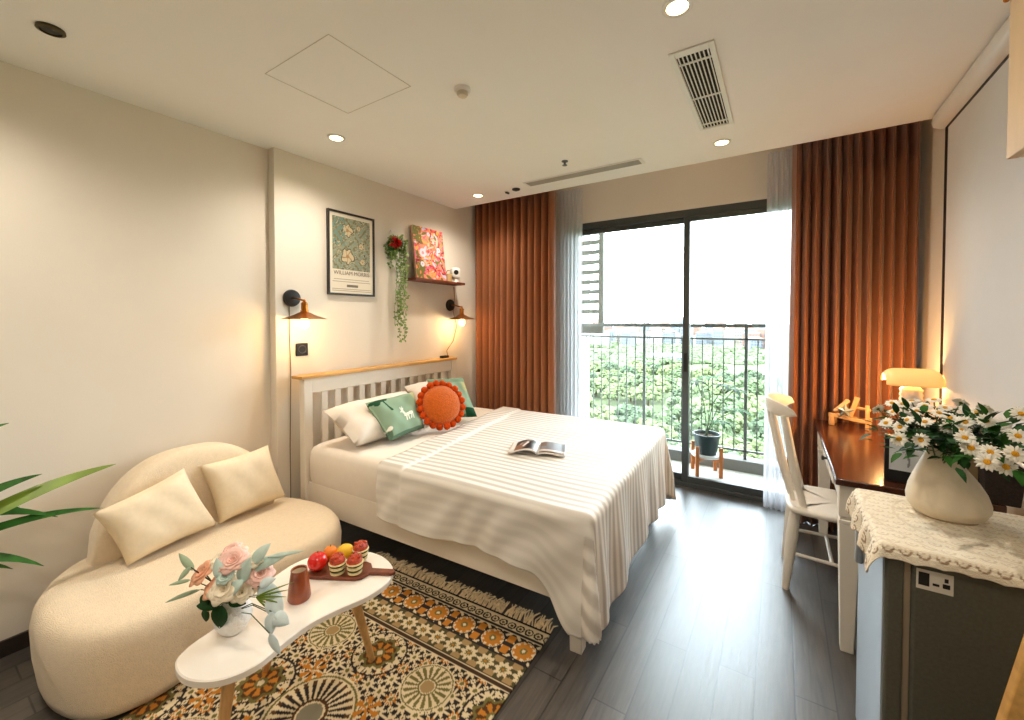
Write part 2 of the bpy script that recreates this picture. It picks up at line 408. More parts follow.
for (x, y) in ((2.43, .05), (.52, .05), (2.43, -1.3), (.52, -1.3)):  # extra downlights out of view, guessed and added to help light the room
    downlight(x, y, 'added unseen ceiling downlight helping to light the rear half of the room')
# air return grille
t = thing('air_grille', 'white ceiling air grille with dark slots', 'vent', (2.43, 2.18, ZC))
x0, x1, y0, y1 = -.085, .085, -.40, .40
fr_ = MB().b2((x0, y0, -.008), (x0 + .022, y1, 0)).b2((x1 - .022, y0, -.008), (x1, y1, 0)).b2((x0 + .022, y0, -.008), (x1 - .022, y0 + .04, 0)).b2((x0 + .022, y1 - .015, -.008), (x1 - .022, y1, 0))
fr_.build('frame', M['whiteplastic'], t, bevel=.002)
sl = MB()
for i in range(8): xx = x0 + .022 + (i + .0) * (.126 / 8) + .0; sl.b2((xx + .006, y0 + .041, -.006), (xx + .0105, y1 - .016, -.0013))
for yy in (-.30, .02, .33): sl.b2((x0 + .0225, yy, -.0065), (x1 - .0225, yy + .008, -.0013))
sl.build('slats', M['whiteplastic'], t, smooth=False)
MB().b2((x0 + .0225, y0 + .041, -.0012), (x1 - .0225, y1 - .0155, -.0002)).build('duct', mat('dark_duct', (.10, .08, .07), .9), t, smooth=False)
# linear slot diffuser
t = thing('slot_diffuser', 'long narrow white air slot in the ceiling above the bed foot', 'vent', (1.49, 2.86, ZC))
MB().b2((-.46, -.055, -.006), (.46, .05, 0)).build('frame', M['whiteplastic'], t, bevel=.002)
s_ = MB()
for i in range(5): s_.b2((-.44, -.042 + i * .017, -.009), (.44, -.032 + i * .017, -.006))
s_.build('blades', mat('grey_blade', (.66, .64, .6), .6), t, smooth=False)
# smoke detector
t = thing('smoke_detector', 'small round white smoke detector on the ceiling', 'smoke detector', (1.481, 1.523, ZC))
MB().lathe([(.038, 0), (.038, -.012), (.033, -.017), (.0005, -.017)], n=28).build('base', M['whiteplastic'], t)
MB().lathe([(.026, -.017), (.026, -.028), (.02, -.036), (.0005, -.037)], n=28).build('chamber', mat('cream_plastic', (.8, .76, .68), .5), t)
t = thing('ceiling_speaker', 'round dark brass recessed fitting in the ceiling corner', 'ceiling light', (.455, .385, ZC))
MB().lathe([(.039, 0), (.040, -.008), (.030, -.012), (.030, 0)], n=28, cap=False).build('ring', mat('olive_bronze', (.28, .24, .10), .4, metal=.6), t)
MB().lathe([(.030, -.005), (.02, -.010), (.0005, -.012)], n=24).build('baffle', mat('dark_bronze', (.13, .09, .06), .5), t)
t = thing('sprinkler_head', 'small metal sprinkler head hanging from the ceiling', 'sprinkler', (1.498, 2.585, ZC))
MB().lathe([(.022, 0), (.022, -.004), (.008, -.006), (.007, -.022), (.0005, -.022)], n=16).build('body', M['rail'], t)
MB().lathe([(.0005, -.030), (.017, -.030), (.017, -.0275), (.0005, -.0275)], n=12).tube([(.006, 0, -.02), (.009, 0, -.025), (.003, 0, -.029)], .0015, 6).tube([(-.006, 0, -.02), (-.009, 0, -.025), (-.003, 0, -.029)], .0015, 6).build('deflector', M['rail'], t)
t = thing('motion_sensor', 'round black sensor in the ceiling above the rust curtain', 'sensor', (.90, 2.912, ZC))
MB().lathe([(.033, 0), (.033, -.008), (.028, -.011), (.0005, -.012)], n=24).build('housing', M['black'], t)
MB().lathe([(.012, -.0115), (.010, -.018), (.0005, -.02)], n=16).build('lens', M['dark'], t)
t = thing('ceiling_spotlight', 'tiny tilted dark spotlight on the ceiling beside the round black sensor', 'light', (.80, 2.925, ZC))
MB().lathe([(.02, 0), (.02, -.004), (.0005, -.004)], n=16).build('mount', M['whiteplastic'], t)
MB().tube([(-.012, 0, -.006), (.02, 0, -.02)], .009, 12).build('barrel', mat('olive_metal', (.3, .27, .2), .5, metal=.3), t)

# ================================================================== PROJECTOR SCREEN + CABINET (right wall)
t = thing('projector_screen', 'white pull-down projector screen with black borders on the side wall', 'projector screen', (3.5, 3.05, 0))
cs = MB(); 
prof = [(0, 2.498), (-.075, 2.498), (-.098, 2.485), (-.104, 2.455), (-.095, 2.428), (-.07, 2.415), (0, 2.415)]
V = [(x, -1.67, z) for x, z in prof] + [(x, 0, z) for x, z in prof]; k = len(prof)
cs.add(V, [tuple(range(k)), tuple(range(k, 2 * k))[::-1]] + [(i, (i + 1) % k, k + (i + 1) % k, k + i) for i in range(k)])
cs.build('case', M['whiteplastic'], t, ang=.9)
MB().b2((-.053, -1.63, .97), (-.051, -.055, 2.40)).build('screen_fabric', M['screenwhite'], t, smooth=False)
MB().b2((-.0535, -.055, .97), (-.0505, -.012, 2.415)).b2((-.0535, -1.63, 2.40), (-.0505, -.012, 2.416)).b2((-.0535, -1.63, .93), (-.0505, -.012, .97)).build('black_border', M['black'], t, smooth=False)
MB().tube([(-.052, -1.64, .925), (-.052, -.005, .925)], .012, 12).build('bottom_bar', M['whiteplastic'], t)
t = thing('wall_cabinet', 'pale wood wall cabinet over the fridge, near the ceiling', 'cabinet', (3.145, 1.335, 1.765))
MB().b2((.02, -.62, 0), (.35, 0, .733)).build('body', M['cabinet'], t, bevel=.002)
d1 = MB().b2((0, -.31, 0), (.019, 0, .732)).build('door', M['cabinet'], t, bevel=.002)
MB().ell((-.006, -.004, .34), .006).build('knob', M['brass'], d1)
MB().b2((0, -.62, 0), (.019, -.313, .732)).build('door', M['cabinet'], t, bevel=.002)
# pixel of a 1024x720 view + one known coordinate -> point in the room (used to read positions off the photo)
_Fp, _yaw, _pit = 415., R(32.85), R(1.25)
_fw = Vector((-math.sin(_yaw) * math.cos(_pit), math.cos(_yaw) * math.cos(_pit), -math.sin(_pit))); _rt = Vector((math.cos(_yaw), math.sin(_yaw), 0)); _up = _rt.cross(_fw)
def at(u, v, ax, val):
    d = _fw + _rt * ((u - 512) / _Fp) - _up * ((v - 329.06) / _Fp); i = 'xyz'.index(ax)
    return Vector((2.74, 0, 1.42)) + d * ((val - (2.74, 0, 1.42)[i]) / d[i])

def cushion_mb(c00, c10, c11, c01, th, n=22, pinch=.07, wr=.006, seed=1):
    """stuffed cushion from its four corners; bowed edges, sharp corners, soft wrinkles"""
    c00, c10, c11, c01 = map(Vector, (c00, c10, c11, c01)); nrm = (c10 - c00).cross(c01 - c00).normalized()
    rng = np.random.RandomState(seed); ph = rng.rand(6) * 6
    def P(u, v, side):
        s, t = 2 * u - 1, 2 * v - 1
        s2 = s * (1 - pinch * (1 - t * t)); t2 = t * (1 - pinch * (1 - s * s))
        a, b_ = (s2 + 1) / 2, (t2 + 1) / 2
        p = c00 * (1 - a) * (1 - b_) + c10 * a * (1 - b_) + c11 * a * b_ + c01 * (1 - a) * b_
        h = (max(0, 1 - s ** 4) * max(0, 1 - t ** 4)) ** .55
        w = wr * (math.sin(9 * s + 4 * t + ph[0]) + math.sin(6 * t - 7 * s + ph[1])) * h
        return p + nrm * side * (th / 2 * h + w * .6)
    mb = MB(); mb.grid(lambda u, v: P(u, v, 1), n, n); o = len(mb.v); mb.grid(lambda u, v: P(u, v, -1), n, n)
    # stitch the rims
    rim = [i for i in range(n)] + [i * n + n - 1 for i in range(1, n)] + [n * n - 1 - i for i in range(1, n)] + [(n - 1 - i) * n for i in range(1, n - 1)]
    for i in range(len(rim)): a, b_ = rim[i], rim[(i + 1) % len(rim)]; mb.f.append((a, b_, b_ + o, a + o))
    return mb

# ================================================================== BED
BED = Matrix.Translation((.16, 1.485, 0)) @ Matrix.Rotation(R(2.7), 4, 'Z')
def bw(x, y, z): return BED @ Vector((x, y, z))
bed = thing('bed', 'white wooden double bed with slatted headboard and wood ledge', 'bed', (.16, 1.485, 0), R(2.7))
for yy in (0, 1.49):
    MB().b2((0, yy, .0), (.05, yy + .06, 1.045)).build('headboard_post', M['white'], bed, bevel=.004)
MB().b2((.005, .06, .945), (.045, 1.49, 1.045)).build('headboard_rail', M['white'], bed, bevel=.004)
MB().b2((.005, .06, .26), (.045, 1.49, .50)).build('headboard_rail', M['white'], bed, bevel=.004)
for i in range(13):
    yc = .06 + 1.43 * (i + 1) / 14
    MB().b2((.018, yc - .024, .50), (.031, yc + .024, .945)).build('slat', M['white'], bed, bevel=.003)
MB().b2((-.035, -.03, 1.045), (.075, 1.545, 1.065)).build('headboard_ledge', M['ledge'], bed, bevel=.003)
for yy in (.02, 1.50): MB().b2((.05, yy, .21), (1.90, yy + .03, .385)).build('side_rail', M['white'], bed, bevel=.004)
MB().b2((1.87, .05, .21), (1.90, 1.50, .385)).build('foot_rail', M['white'], bed, bevel=.004)
MB().b2((.05, .05, .33), (1.87, 1.50, .375)).build('base_board', M['white'], bed, bevel=.003)
for yy in (.062, 1.488): MB().bar((1.868, yy, .0), (1.868, yy, .215), .055, .062).build('leg', M['white'], bed, bevel=.004)

def stripe(y, per=.052):
    return .5 + .5 * math.tanh(2.2 * math.sin(2 * PI * y / per))
# mattress in a fitted sheet
mb = MB(); NX, NY = 60, 150; MX0, MX1, MY0, MY1, MZ0, MZ1 = .055, 1.90, .02, 1.53, .385, .622
def mfn(u, v):
    return None
ring = []
prof = [(.0, MZ0 + .001), (-.006, MZ0 + .03), (-.008, MZ0 + .12), (-.004, MZ1 - .045), (.008, MZ1 - .018), (.03, MZ1 - .003), (.06, MZ1)]
def rrect(x0, x1, y0, y1, r, nx=30, ny=26, nc=5):
    P = []
    for i in range(nx): P.append((x0 + r + (x1 - x0 - 2 * r) * i / nx, y0))
    for k in range(nc): a = -PI / 2 + PI / 2 * k / nc; P.append((x1 - r + r * math.cos(a), y0 + r + r * math.sin(a)))
    for i in range(ny): P.append((x1, y0 + r + (y1 - y0 - 2 * r) * i / ny))
    for k in range(nc): a = PI / 2 * k / nc; P.append((x1 - r + r * math.cos(a), y1 - r + r * math.sin(a)))
    for i in range(nx): P.append((x1 - r - (x1 - x0 - 2 * r) * i / nx, y1))
    for k in range(nc): a = PI / 2 + PI / 2 * k / nc; P.append((x0 + r + r * math.cos(a), y1 - r + r * math.sin(a)))
    for i in range(ny): P.append((x0, y1 - r - (y1 - y0 - 2 * r) * i / ny))
    for k in range(nc): a = PI + PI / 2 * k / nc; P.append((x0 + r + r * math.cos(a), y0 + r + r * math.sin(a)))
    return P
V = []; 
for ins, z in prof:
    for (x, y) in rrect(MX0 + ins, MX1 - ins, MY0 + ins, MY1 - ins, .05): V.append((x, y, z + .004 * math.sin(x * 11) * math.sin(y * 7)))
k = len(V) // len(prof); F = [tuple(range(k))[::-1]]
for j in range(len(prof) - 1):
    for i in range(k): F.append((j * k + i, j * k + (i + 1) % k, (j + 1) * k + (i + 1) % k, (j + 1) * k + i))
F.append(tuple(range((len(prof) - 1) * k, len(prof) * k)))
mo = MB().add(V, F).build('mattress', M['linen'], ang=1.2)
mo.matrix_world = BED; tag(mo, 'thick mattress in a plain white fitted sheet on the bed', 'mattress')
# cover sheet
def cover():
    SIDE, FOOT, TOP = .31, .56, .632
    X1, Y0, Y1 = 1.925, .0, 1.545
    na, nb = 110, 300
    La = X1 + FOOT - .02; Lb0, Lb1 = Y0 - SIDE, Y1 + SIDE
    V = []; C = []; rng = np.random.RandomState(4)
    w1, w2 = np.array(lin((.91, .895, .87))), np.array(lin((.735, .71, .68)))
    for i in range(na):
        for j in range(nb):
            b_ = Lb0 + (Lb1 - Lb0) * j / (nb - 1)
            xs = .745 - .16 * min(1.1, max(-.05, b_ / 1.55))
            a = xs + (La - xs) * (i / (na - 1))
            dx = max(0, a - X1); dy = (Y0 - b_) if b_ < Y0 else ((b_ - Y1) if b_ > Y1 else 0); sg = -1 if b_ < Y0 else 1
            d = math.hypot(dx, dy)
            px, py = min(a, X1), min(max(b_, Y0), Y1)
            z = TOP + .003 * math.sin(6 * px + 3 * py) + .0025 * math.sin(13 * py - 5 * px)
            if a - xs < .175 and True:
                q = (a - xs) / .175; z += .010 * min(1, (1 - q) * 14)
            if d > 0:
                ux, uy = dx / d, sg * dy / d
                nf = min(1, max(0, (px - 1.68) / .24)); nf = nf * nf * (3 - 2 * nf)
                r0 = .035; L = min(d * (1 + .70 * nf * uy * uy), .50 + .05 * 2 * ux * uy)
                if L < r0 * PI / 2: o_ = r0 * math.sin(L / r0); dz = r0 * (1 - math.cos(L / r0))
                else:
                    hang = L - r0 * PI / 2; fold = hang / .45
                    corner = 2 * abs(ux * uy)
                    rp_ = .014 * math.sin(py * 19 + 1.3 * math.sin(py * 5)) * ux ** 2 + .012 * math.sin(px * 9 + 2 * math.sin(px * 4)) * uy ** 2 + .035 * corner * math.sin(5 * math.atan2(uy, ux))
                    rp_ += .004 * math.sin(60 * math.atan2(uy, ux) + hang * 8) * corner
                    o_ = r0 + (.022 * ux ** 2 + .012 * uy ** 2 + .055 * corner) * fold + rp_ * min(1, fold * 1.6); dz = r0 + hang * (.985)
                    hem = .02 * math.sin(px * 7 + 1) * uy ** 2 + .012 * math.sin(py * 6) * ux ** 2
                    dz += hem * fold; o_ += .006 * math.sin(px * 31 + hang * 22 + 2 * math.sin(px * 9)) * uy ** 2 * min(1, hang / .08)
                px += ux * o_; py += uy * o_; z -= dz
            z = max(z, .012)
            V.append((px, py, z))
            s = stripe(b_)
            inband = (a - xs) < .175
            k_ = 1.0
            if dy > 0.0 and dx < .02: k_ = max(0.25, 1 - dy * 12)
            s = 1 - (1 - s) * k_
            c = w1 * s + w2 * (1 - s)
            if abs(a - xs - .175) < .012: c = w1
            C.append(c)
    F = [(i * nb + j, (i + 1) * nb + j, (i + 1) * nb + j + 1, i * nb + j + 1) for i in range(na - 1) for j in range(nb - 1)]
    o = MB().add(V, F).build('bed_sheet', colmat('striped_sateen', .55, bump=.08, bscale=500), cols=np.array(C), solid=.005, ang=2.5, offs=1)
    o.matrix_world = BED
    return tag(o, 'white and cream striped top sheet draped over the mattress to the floor', 'bed sheet')
cover()
# pillows
def pillow(name, label, cat, corners, th, m, seed, cols=None, **kw):
    mb = cushion_mb(*corners, th, seed=seed, **kw)
    return tag(mb.build(name, m, ang=2.0, cols=cols), label, cat)
def bl(*p): return bw(*p)
pillow('bed_pillow', 'white bed pillow behind the green deer cushion', 'pillow', (bl(.46, .06, .665), bl(.43, .74, .665), bl(.17, .77, .86), bl(.19, .03, .855)), .17, M['linen'], 2, pinch=.05)
pillow('bed_pillow', 'white bed pillow behind the orange round cushion', 'pillow', (bl(.40, .74, .665), bl(.38, 1.22, .665), bl(.14, 1.24, .90), bl(.14, .78, .90)), .15, M['linen'], 5, pinch=.05)
# green cushion with deer and tree
def greencols(n, v2=False):
    C = []
    base = np.array(lin((.53, .64, .55))); dk = np.array(lin((.05, .27, .17))); wh = np.array(lin((.93, .93, .88))); yl = np.array(lin((.78, .70, .42))); pale = np.array(lin((.66, .78, .66)))
    def seg(p, a, b_, w):
        a = np.array(a); b_ = np.array(b_); d = b_ - a; t = np.clip(((p - a) @ d) / (d @ d), 0, 1); return np.linalg.norm(p - a - d * t) < w
    deer = [((.60, .40), (.76, .42), .035), ((.60, .42), (.565, .52), .020), ((.565, .53), (.53, .51), .018), ((.61, .39), (.58, .27), .012), ((.64, .38), (.65, .27), .011), ((.74, .40), (.70, .28), .012), ((.765, .41), (.77, .27), .012), ((.565, .54), (.57, .62), .008), ((.55, .54), (.53, .61), .008), ((.575, .54), (.59, .58), .009)]
    for side in (1, 0):
        for j in range(n):
            for i in range(n):
                p = np.array((i / (n - 1), j / (n - 1))); c = base
                if seg(p, (.04, .90), (.27, .93), .045) or seg(p, (.08, .84), (.18, .97), .045) or seg(p, (.20, .92), (.25, .66), .018) or seg(p, (.25, .66), (.26, .60), .026): c = dk
                if p[0] > .86 and p[1] > .60: c = yl * .5 + base * .5
                if p[1] < .05 or (p[0] < .06 and p[1] < .2): c = dk * .6 + base * .4
                if (p[0] - .05) ** 2 + (p[1] - .22) ** 2 < .002: c = wh
                if v2 and p[1] > .85: c = dk * .3 + base * .7
                if v2 and p[0] > .7 and p[1] < .18: c = dk
                if not v2 and any(seg(p + np.array((.10, .02)), *s_) for s_ in deer): c = wh
                C.append(c)
    return np.array(C)
n_ = 90
gmat = colmat('sage_print_cotton', .9, bump=.1, bscale=300)
pillow('cushion', 'sage green square cushion printed with a white deer', 'cushion', (at(391, 441, 'z', .66), at(424, 428, 'z', .672), at(413, 392, 'x', .47), at(365, 403, 'x', .50)), .12, gmat, 7, cols=greencols(n_), n=n_, pinch=.05)
pillow('cushion', 'sage green square cushion half hidden behind the orange round one', 'cushion', ((.60, 2.32, .665), (.765, 2.56, .665), (.56, 2.63, .95), (.39, 2.39, .95)), .10, gmat, 8, cols=greencols(n_, True), n=n_, pinch=.05)
# orange round pompom cushion
oc = Vector((.715, 2.205, .815)); nz_ = Vector((.80, -.42, .42)).normalized(); ox = Vector((0, 0, 1)).cross(nz_).normalized(); oy = nz_.cross(ox); OB = basis(ox, oy, nz_)
t = thing('round_cushion', 'round orange knitted cushion edged with pompoms', 'cushion', oc); t.scale = (1.07, 1.07, 1.07)
prof = [(.0005, -.05), (.06, -.048), (.10, -.038), (.128, -.016), (.134, 0), (.128, .016), (.10, .038), (.06, .050), (.0005, .054)]
MB().lathe(prof, n=40, mtx=OB, cap=False).build('cushion_body', M['orange'], t, ang=2)
for i in range(20):
    a = 2 * PI * i / 20 + .1; rr_ = random.Random(i)
    p = OB @ Vector((.147 * math.cos(a), .147 * math.sin(a), rr_.uniform(-.008, .008)))
    if oc.z + p.z * 1.07 < .662: p.z = (.662 - oc.z) / 1.07
    MB().ell(p, .024, 10, 8, noise=.08, rng=rr_).build('pompom', M['pompom'], t)
# open magazine
bk = Vector((1.53, 2.16, .6435)); t = thing('open_book', 'open photo book with grey picture pages lying on the striped sheet', 'book', bk, R(24))
pm = mat('book_paper', (.84, .82, .80), .5, var=.03)
def page(sgn):
    def fn(u, v): x = sgn * .165 * u; return (x, -.105 + .21 * v, .004 + .028 * math.sin(PI * min(1, u * 1.15) ** .8) * (.9 if sgn < 0 else .5) * (1 - u * .3))
    return fn
for sgn in (-1, 1):
    mb = MB().grid(page(sgn), 14, 8)
    pg = mb.build('page_block', pm, t, solid=.006, offs=-1 if sgn > 0 else 1, ang=2)
    n2 = 30; mb = MB().grid(lambda u, v: (lambda q: (q[0], q[1], q[2] + .0072))(page(sgn)(.08 + u * (.72 if sgn < 0 else .9), .06 + .86 * v)), n2, n2)
    C = []
    for j in range(n2):
        for i in range(n2):
            u, v = i / n2, j / n2
            if sgn < 0:
                g = .30 + .2 * math.sin(9 * u + 5 * v + math.sin(8 * v)); c = (g, g * .92, g * .85)
                if (u - .5) ** 2 + (v - .5) ** 2 < .06 and math.sin(20 * u + 9 * v) > .3: c = (.9, .85, .82)
                if u > .6 and v < .5: c = (.5, .35, .28)
            else:
                g = .42 + .1 * v; c = (g, g * 1.02, g * 1.05)
                if u < .25 and v > .5: c = (.45, .38, .34)
                if v < .18: c = (.8, .74, .7)
            C.append(lin(c))
    mb.build('printed_picture', colmat('book_print', .35, spec=.5), t, cols=np.array(C), ang=2)

# ================================================================== SOFA
def catmull(P, k=8):
    out = []; n = len(P)
    for i in range(n):
        p0, p1, p2, p3 = (np.array(P[(i + q) % n], float) for q in (-1, 0, 1, 2))
        for s in range(k):
            t_ = s / k
            out.append(tuple(.5 * ((2 * p1) + (-p0 + p2) * t_ + (2 * p0 - 5 * p1 + 4 * p2 - p3) * t_ ** 2 + (-p0 + 3 * p1 - 3 * p2 + p3) * t_ ** 3)))
    return out
def inset(poly, d):
    n = len(poly); out = []
    for i in range(n):
        a = np.array(poly[i - 1]); b_ = np.array(poly[(i + 1) % n]); t_ = b_ - a; t_ = t_ / (np.linalg.norm(t_) + 1e-9)
        nr = np.array((-t_[1], t_[0])); out.append(tuple(np.array(poly[i]) + nr * d))
    return out
def layered(poly, prof, top=True):
    """stack of inset outlines (counter-clockwise)"""
    V = []; k = len(poly)
    for d, z in prof: V += [(x, y, z) for x, y in inset(poly, d)]
    F = [tuple(range(k))[::-1]]
    for j in range(len(prof) - 1):
        for i in range(k): F.append((j * k + i, j * k + (i + 1) % k, (j + 1) * k + (i + 1) % k, (j + 1) * k + i))
    cx = sum(p[0] for p in poly) / k; cy = sum(p[1] for p in poly) / k
    V.append((cx, cy, prof[-1][1])); c = len(V) - 1; o = (len(prof) - 1) * k
    for i in range(k): F.append((o + i, o + (i + 1) % k, c))
    return MB().add(V, F)
SO = [(.045, .56), (.16, .40), (.36, .312), (.58, .312), (.76, .385), (.83, .52), (.825, .68), (.815, .83), (.835, .98), (.85, 1.13), (.815, 1.29), (.70, 1.40), (.52, 1.45), (.32, 1.43), (.15, 1.36), (.05, 1.20), (.03, .9)]
so = catmull(SO, 8)
t = thing('sofa', 'small curved cream boucle sofa against the bare wall', 'sofa', (.4, .88, 0))
def loc(mb, o): 
    mb.v = [(x - o[0], y - o[1], z - o[2]) for x, y, z in mb.v]; return mb
so_o = (.4, .88, 0)
loc(layered(so, [(.05, .012), (.022, .02), (.012, .06), (0, .16), (-.004, .26), (.004, .305), (.018, .328), (.042, .340), (.10, .344)]), so_o).build('seat', M['sofa'], t, ang=2)
def backfn(u, v):
    s = 2 * u - 1; y = .90 + .40 * s
    e = max(0, 1 - abs(s) ** 2.6) ** .5; h = .30 + .455 * e
    th = .030 + .07 * max(0, 1 - abs(s) ** 4) ** .5
    a = 2 * PI * v; ca, sa = math.cos(a), math.sin(a)
    xc = .135 + .05 * s * s
    x = xc + th * math.copysign(abs(ca) ** .6, ca); zc = (.25 + h) / 2; hz = (h - .25) / 2 + .001
    return (max(x, .012), y, zc + hz * math.copysign(abs(sa) ** .45, sa))
mb = MB().grid(lambda a, b_: backfn(b_, a), 28, 36, closeu=True)
mb.f += [tuple(range(28)), tuple(range(35 * 28, 36 * 28))[::-1]]
loc(mb, so_o).build('backrest', M['sofa'], t, ang=2)
zc = .352
pillow('sofa_cushion', 'plain cream square cushion on the sofa nearest the leafy plant', 'cushion', (at(127, 566, 'z', zc + .01), at(218, 524, 'z', zc + .02), at(184, 468, 'x', .27), at(91, 514, 'x', .30)), .13, M['sofacush'], 11, wr=.004)
pillow('sofa_cushion', 'plain cream square cushion on the sofa nearest the bed', 'cushion', (at(219, 524, 'z', zc + .01), at(286, 496, 'z', zc + .02), at(268, 445, 'x', .24), at(199, 466, 'x', .24)), .13, M['sofacush'], 12, wr=.004)

# ================================================================== RUG
def rug():
    FL, FR, NR, NL = map(np.array, ((.735, 1.582), (1.888, 1.640), (1.93, -.25), (.83, -.25)))
    W, H = 1.14, 1.86
    N1, N2 = 260, 420
    u = np.linspace(0, 1, N1)[None, :].repeat(N2, 0); v = np.linspace(0, 1, N2)[:, None].repeat(N1, 1)
    P = (FL[None, None] * (1 - u[..., None]) * (1 - v[..., None]) + FR * u[..., None] * (1 - v[..., None]) + NR * u[..., None] * v[..., None] + NL * (1 - u[..., None]) * v[..., None])
    x = u * W; q = v * H
    cr = lambda c: np.array(lin(c))
    CR, DK, OR, OL, GY, TN, BR = cr((.92, .85, .70)), cr((.20, .18, .18)), cr((.80, .52, .20)), cr((.47, .44, .26)), cr((.55, .53, .45)), cr((.70, .58, .40)), cr((.36, .25, .16))
    C = np.empty((N2, N1, 3)); C[:] = CR
    def put(mask, c): C[mask] = c
    def polar(cx, cy): dx, dy = x - cx, q - cy; return np.hypot(dx, dy), np.arctan2(dy, dx)
    # field mosaic
    g = .062
    a, b_ = np.mod(x, g) / g - .5, np.mod(q, g) / g - .5
    r4 = np.hypot(a, b_); th4 = np.arctan2(b_, a)
    star = .40 + .13 * np.cos(8 * th4)
    F = q > .35
    put(F & (r4 > star), DK)
    put(F & (r4 < .14), OL)
    odd = (np.floor(x / g) + np.floor(q / g)).astype(int) % 3 == 0
    put(F & (r4 > .2) & (r4 < star - .08) & odd, OR)
    put(F & (np.abs(np.abs(a) + np.abs(b_) - .86) < .07), CR)
    def wheel(cx, cy, R_, spokes, c1, c2, cc):
        r, th = polar(cx, cy); m = (r < R_) & F
        put(m, CR); k = np.cos(spokes * th)
        put(m & (r > R_ * .36) & (r < R_ * .78) & (k > -.1), c1)
        put(m & (r > R_ * .74) & (r < R_ * .86) & (k > .2), c2)
        put(m & (r > R_ * .30) & (r < R_ * .36), c2)
        put(m & (r < R_ * .26), cc)
        put(m & (r > R_ * .9) & (r < R_ * .95), OL)
    def rosette(cx, cy, R_):
        r, th = polar(cx, cy); m = (r < R_ * (1 + .12 * np.cos(8 * th))) & F
        put(m, OL); put(m & (r < R_ * .82 * (1 + .12 * np.cos(8 * th))), BR)
        put(m & (r < R_ * .74) & (np.cos(8 * th) > -.2), OR); put(m & (r < R_ * .3), OL); put(m & (r < R_ * .16), CR)
        put((r > R_ * 1.12) & (r < R_ * 1.45) & F & (np.cos(16 * th) > .1), CR); put((r > R_ * 1.45) & (r < R_ * 1.55) & F, DK)
    for k, cy in enumerate((.70, 1.30, 1.9)):
        for cx in (.0, .57, 1.14):
            wheel(cx + (.0), cy + .08, .17, 26, DK, BR, GY)
    for cy in (.48, 1.08, 1.62):
        for cx in (.285, .855): wheel(cx, cy, .105, 18, OL, OL, TN)
        for cx in (0.0, .57, 1.14): rosette(cx, cy - .02, .075)
    for cy in (.80, 1.38):
        for cx in (.285, .855): rosette(cx, cy, .08)
    for cy in (.66, .94, 1.24, 1.52):
        for cx in (.16, .41, .73, .98):
            r, th = polar(cx, cy); put((r < .05) & (np.cos(6 * th) > .0) & F, OR)
    # border bands
    B = ~F; put(B, CR)
    bs = np.mod(x, .045) / .045 - .5
    band = B & (q > .022) & (q < .066); rr_ = np.hypot(bs, (q - .044) / .045)
    put(band & (rr_ > .30) & (rr_ < .46), DK); put(band & (rr_ < .16), BR)
    put(B & (q < .010), DK); put(B & (q > .07) & (q < .080), DK)
    cxs = .155; fx = np.mod(x - .08, cxs) / cxs - .5; dy = (q - .148) / cxs; r = np.hypot(fx, dy); th = np.arctan2(dy, fx); bd = B & (q > .085) & (q < .212)
    put(bd & (r > .36) & (np.cos(12 * th) > -.5), DK); put(bd & (r > .36) & (np.abs(np.abs(fx) - .5) < .11) & (np.abs(np.abs(dy) - .2) < .13), OR)
    put(bd & (r > .33) & (r < .38), DK); put(bd & (r < .31), OR); put(bd & (r < .30) & (r > .25) & (np.cos(10 * th) > .2), CR); put(bd & (r < .11), OL); put(bd & (r < .05), CR)
    put(B & (q > .208) & (q < .214), DK)
    cxs = .085; fx = np.mod(x, cxs) / cxs - .5; dy = (q - .268) / cxs; bd = B & (q > .216) & (q < .318)
    put(bd, OL * .4 + DK * .6); r = np.hypot(fx, dy); th = np.arctan2(dy, fx); put(bd & (r < .40 + .09 * np.cos(8 * th)), CR); put(bd & (r < .17 + .05 * np.cos(8 * th)), OL); put(bd & (r < .07), OR)
    put(bd & (np.hypot(np.abs(fx) - .5, np.abs(dy) - .5) < .26), TN)
    put(B & (q > .318) & (q < .350), BR * .5 + DK * .5); put(B & (q > .322) & (q < .327), CR); put(B & (q > .343), CR)
    z = .007
    V = [(p[0], p[1], z) for p in P.reshape(-1, 2)]
    Fc = [(j * N1 + i, (j + 1) * N1 + i, (j + 1) * N1 + i + 1, j * N1 + i + 1) for j in range(N2 - 1) for i in range(N1 - 1)]
    t = thing('rug', 'fringed mosaic patterned rug in cream, black and orange under the low table', 'rug', (1.35, .7, 0))
    V = [(a_ - 1.35, b_ - .7, c_) for a_, b_, c_ in V]
    MB().add(V, Fc).build('rug_pile', colmat('rug_weave', .95, bump=.6, bscale=420, spec=.1, weave=1), t, cols=C.reshape(-1, 3), solid=.006, offs=-1)
    rng = random.Random(3); mb = MB(); d = (FR - FL) / np.linalg.norm(FR - FL); nr = np.array((-d[1], d[0])); L = np.linalg.norm(FR - FL)
    for i in range(46):
        s = (i + .5) / 46 * L
        for k in range(5):
            b0 = FL + d * (s + rng.uniform(-.008, .008)); e = b0 + nr * rng.uniform(.055, .095) + d * rng.uniform(-.025, .025); mid = (b0 + e) / 2 + d * rng.uniform(-.01, .01)
            mb.tube([(b0[0] - 1.35, b0[1] - .7, .006), (mid[0] - 1.35, mid[1] - .7, rng.uniform(.008, .022)), (e[0] - 1.35, e[1] - .7, rng.uniform(.004, .012))], [.0035, .004, .0025], 5)
    fo = mb.build('fringe', mat('cream_fringe', (.90, .81, .65), .95, var=.15, vscale=60), t); fo['kind'] = 'stuff'
rug()

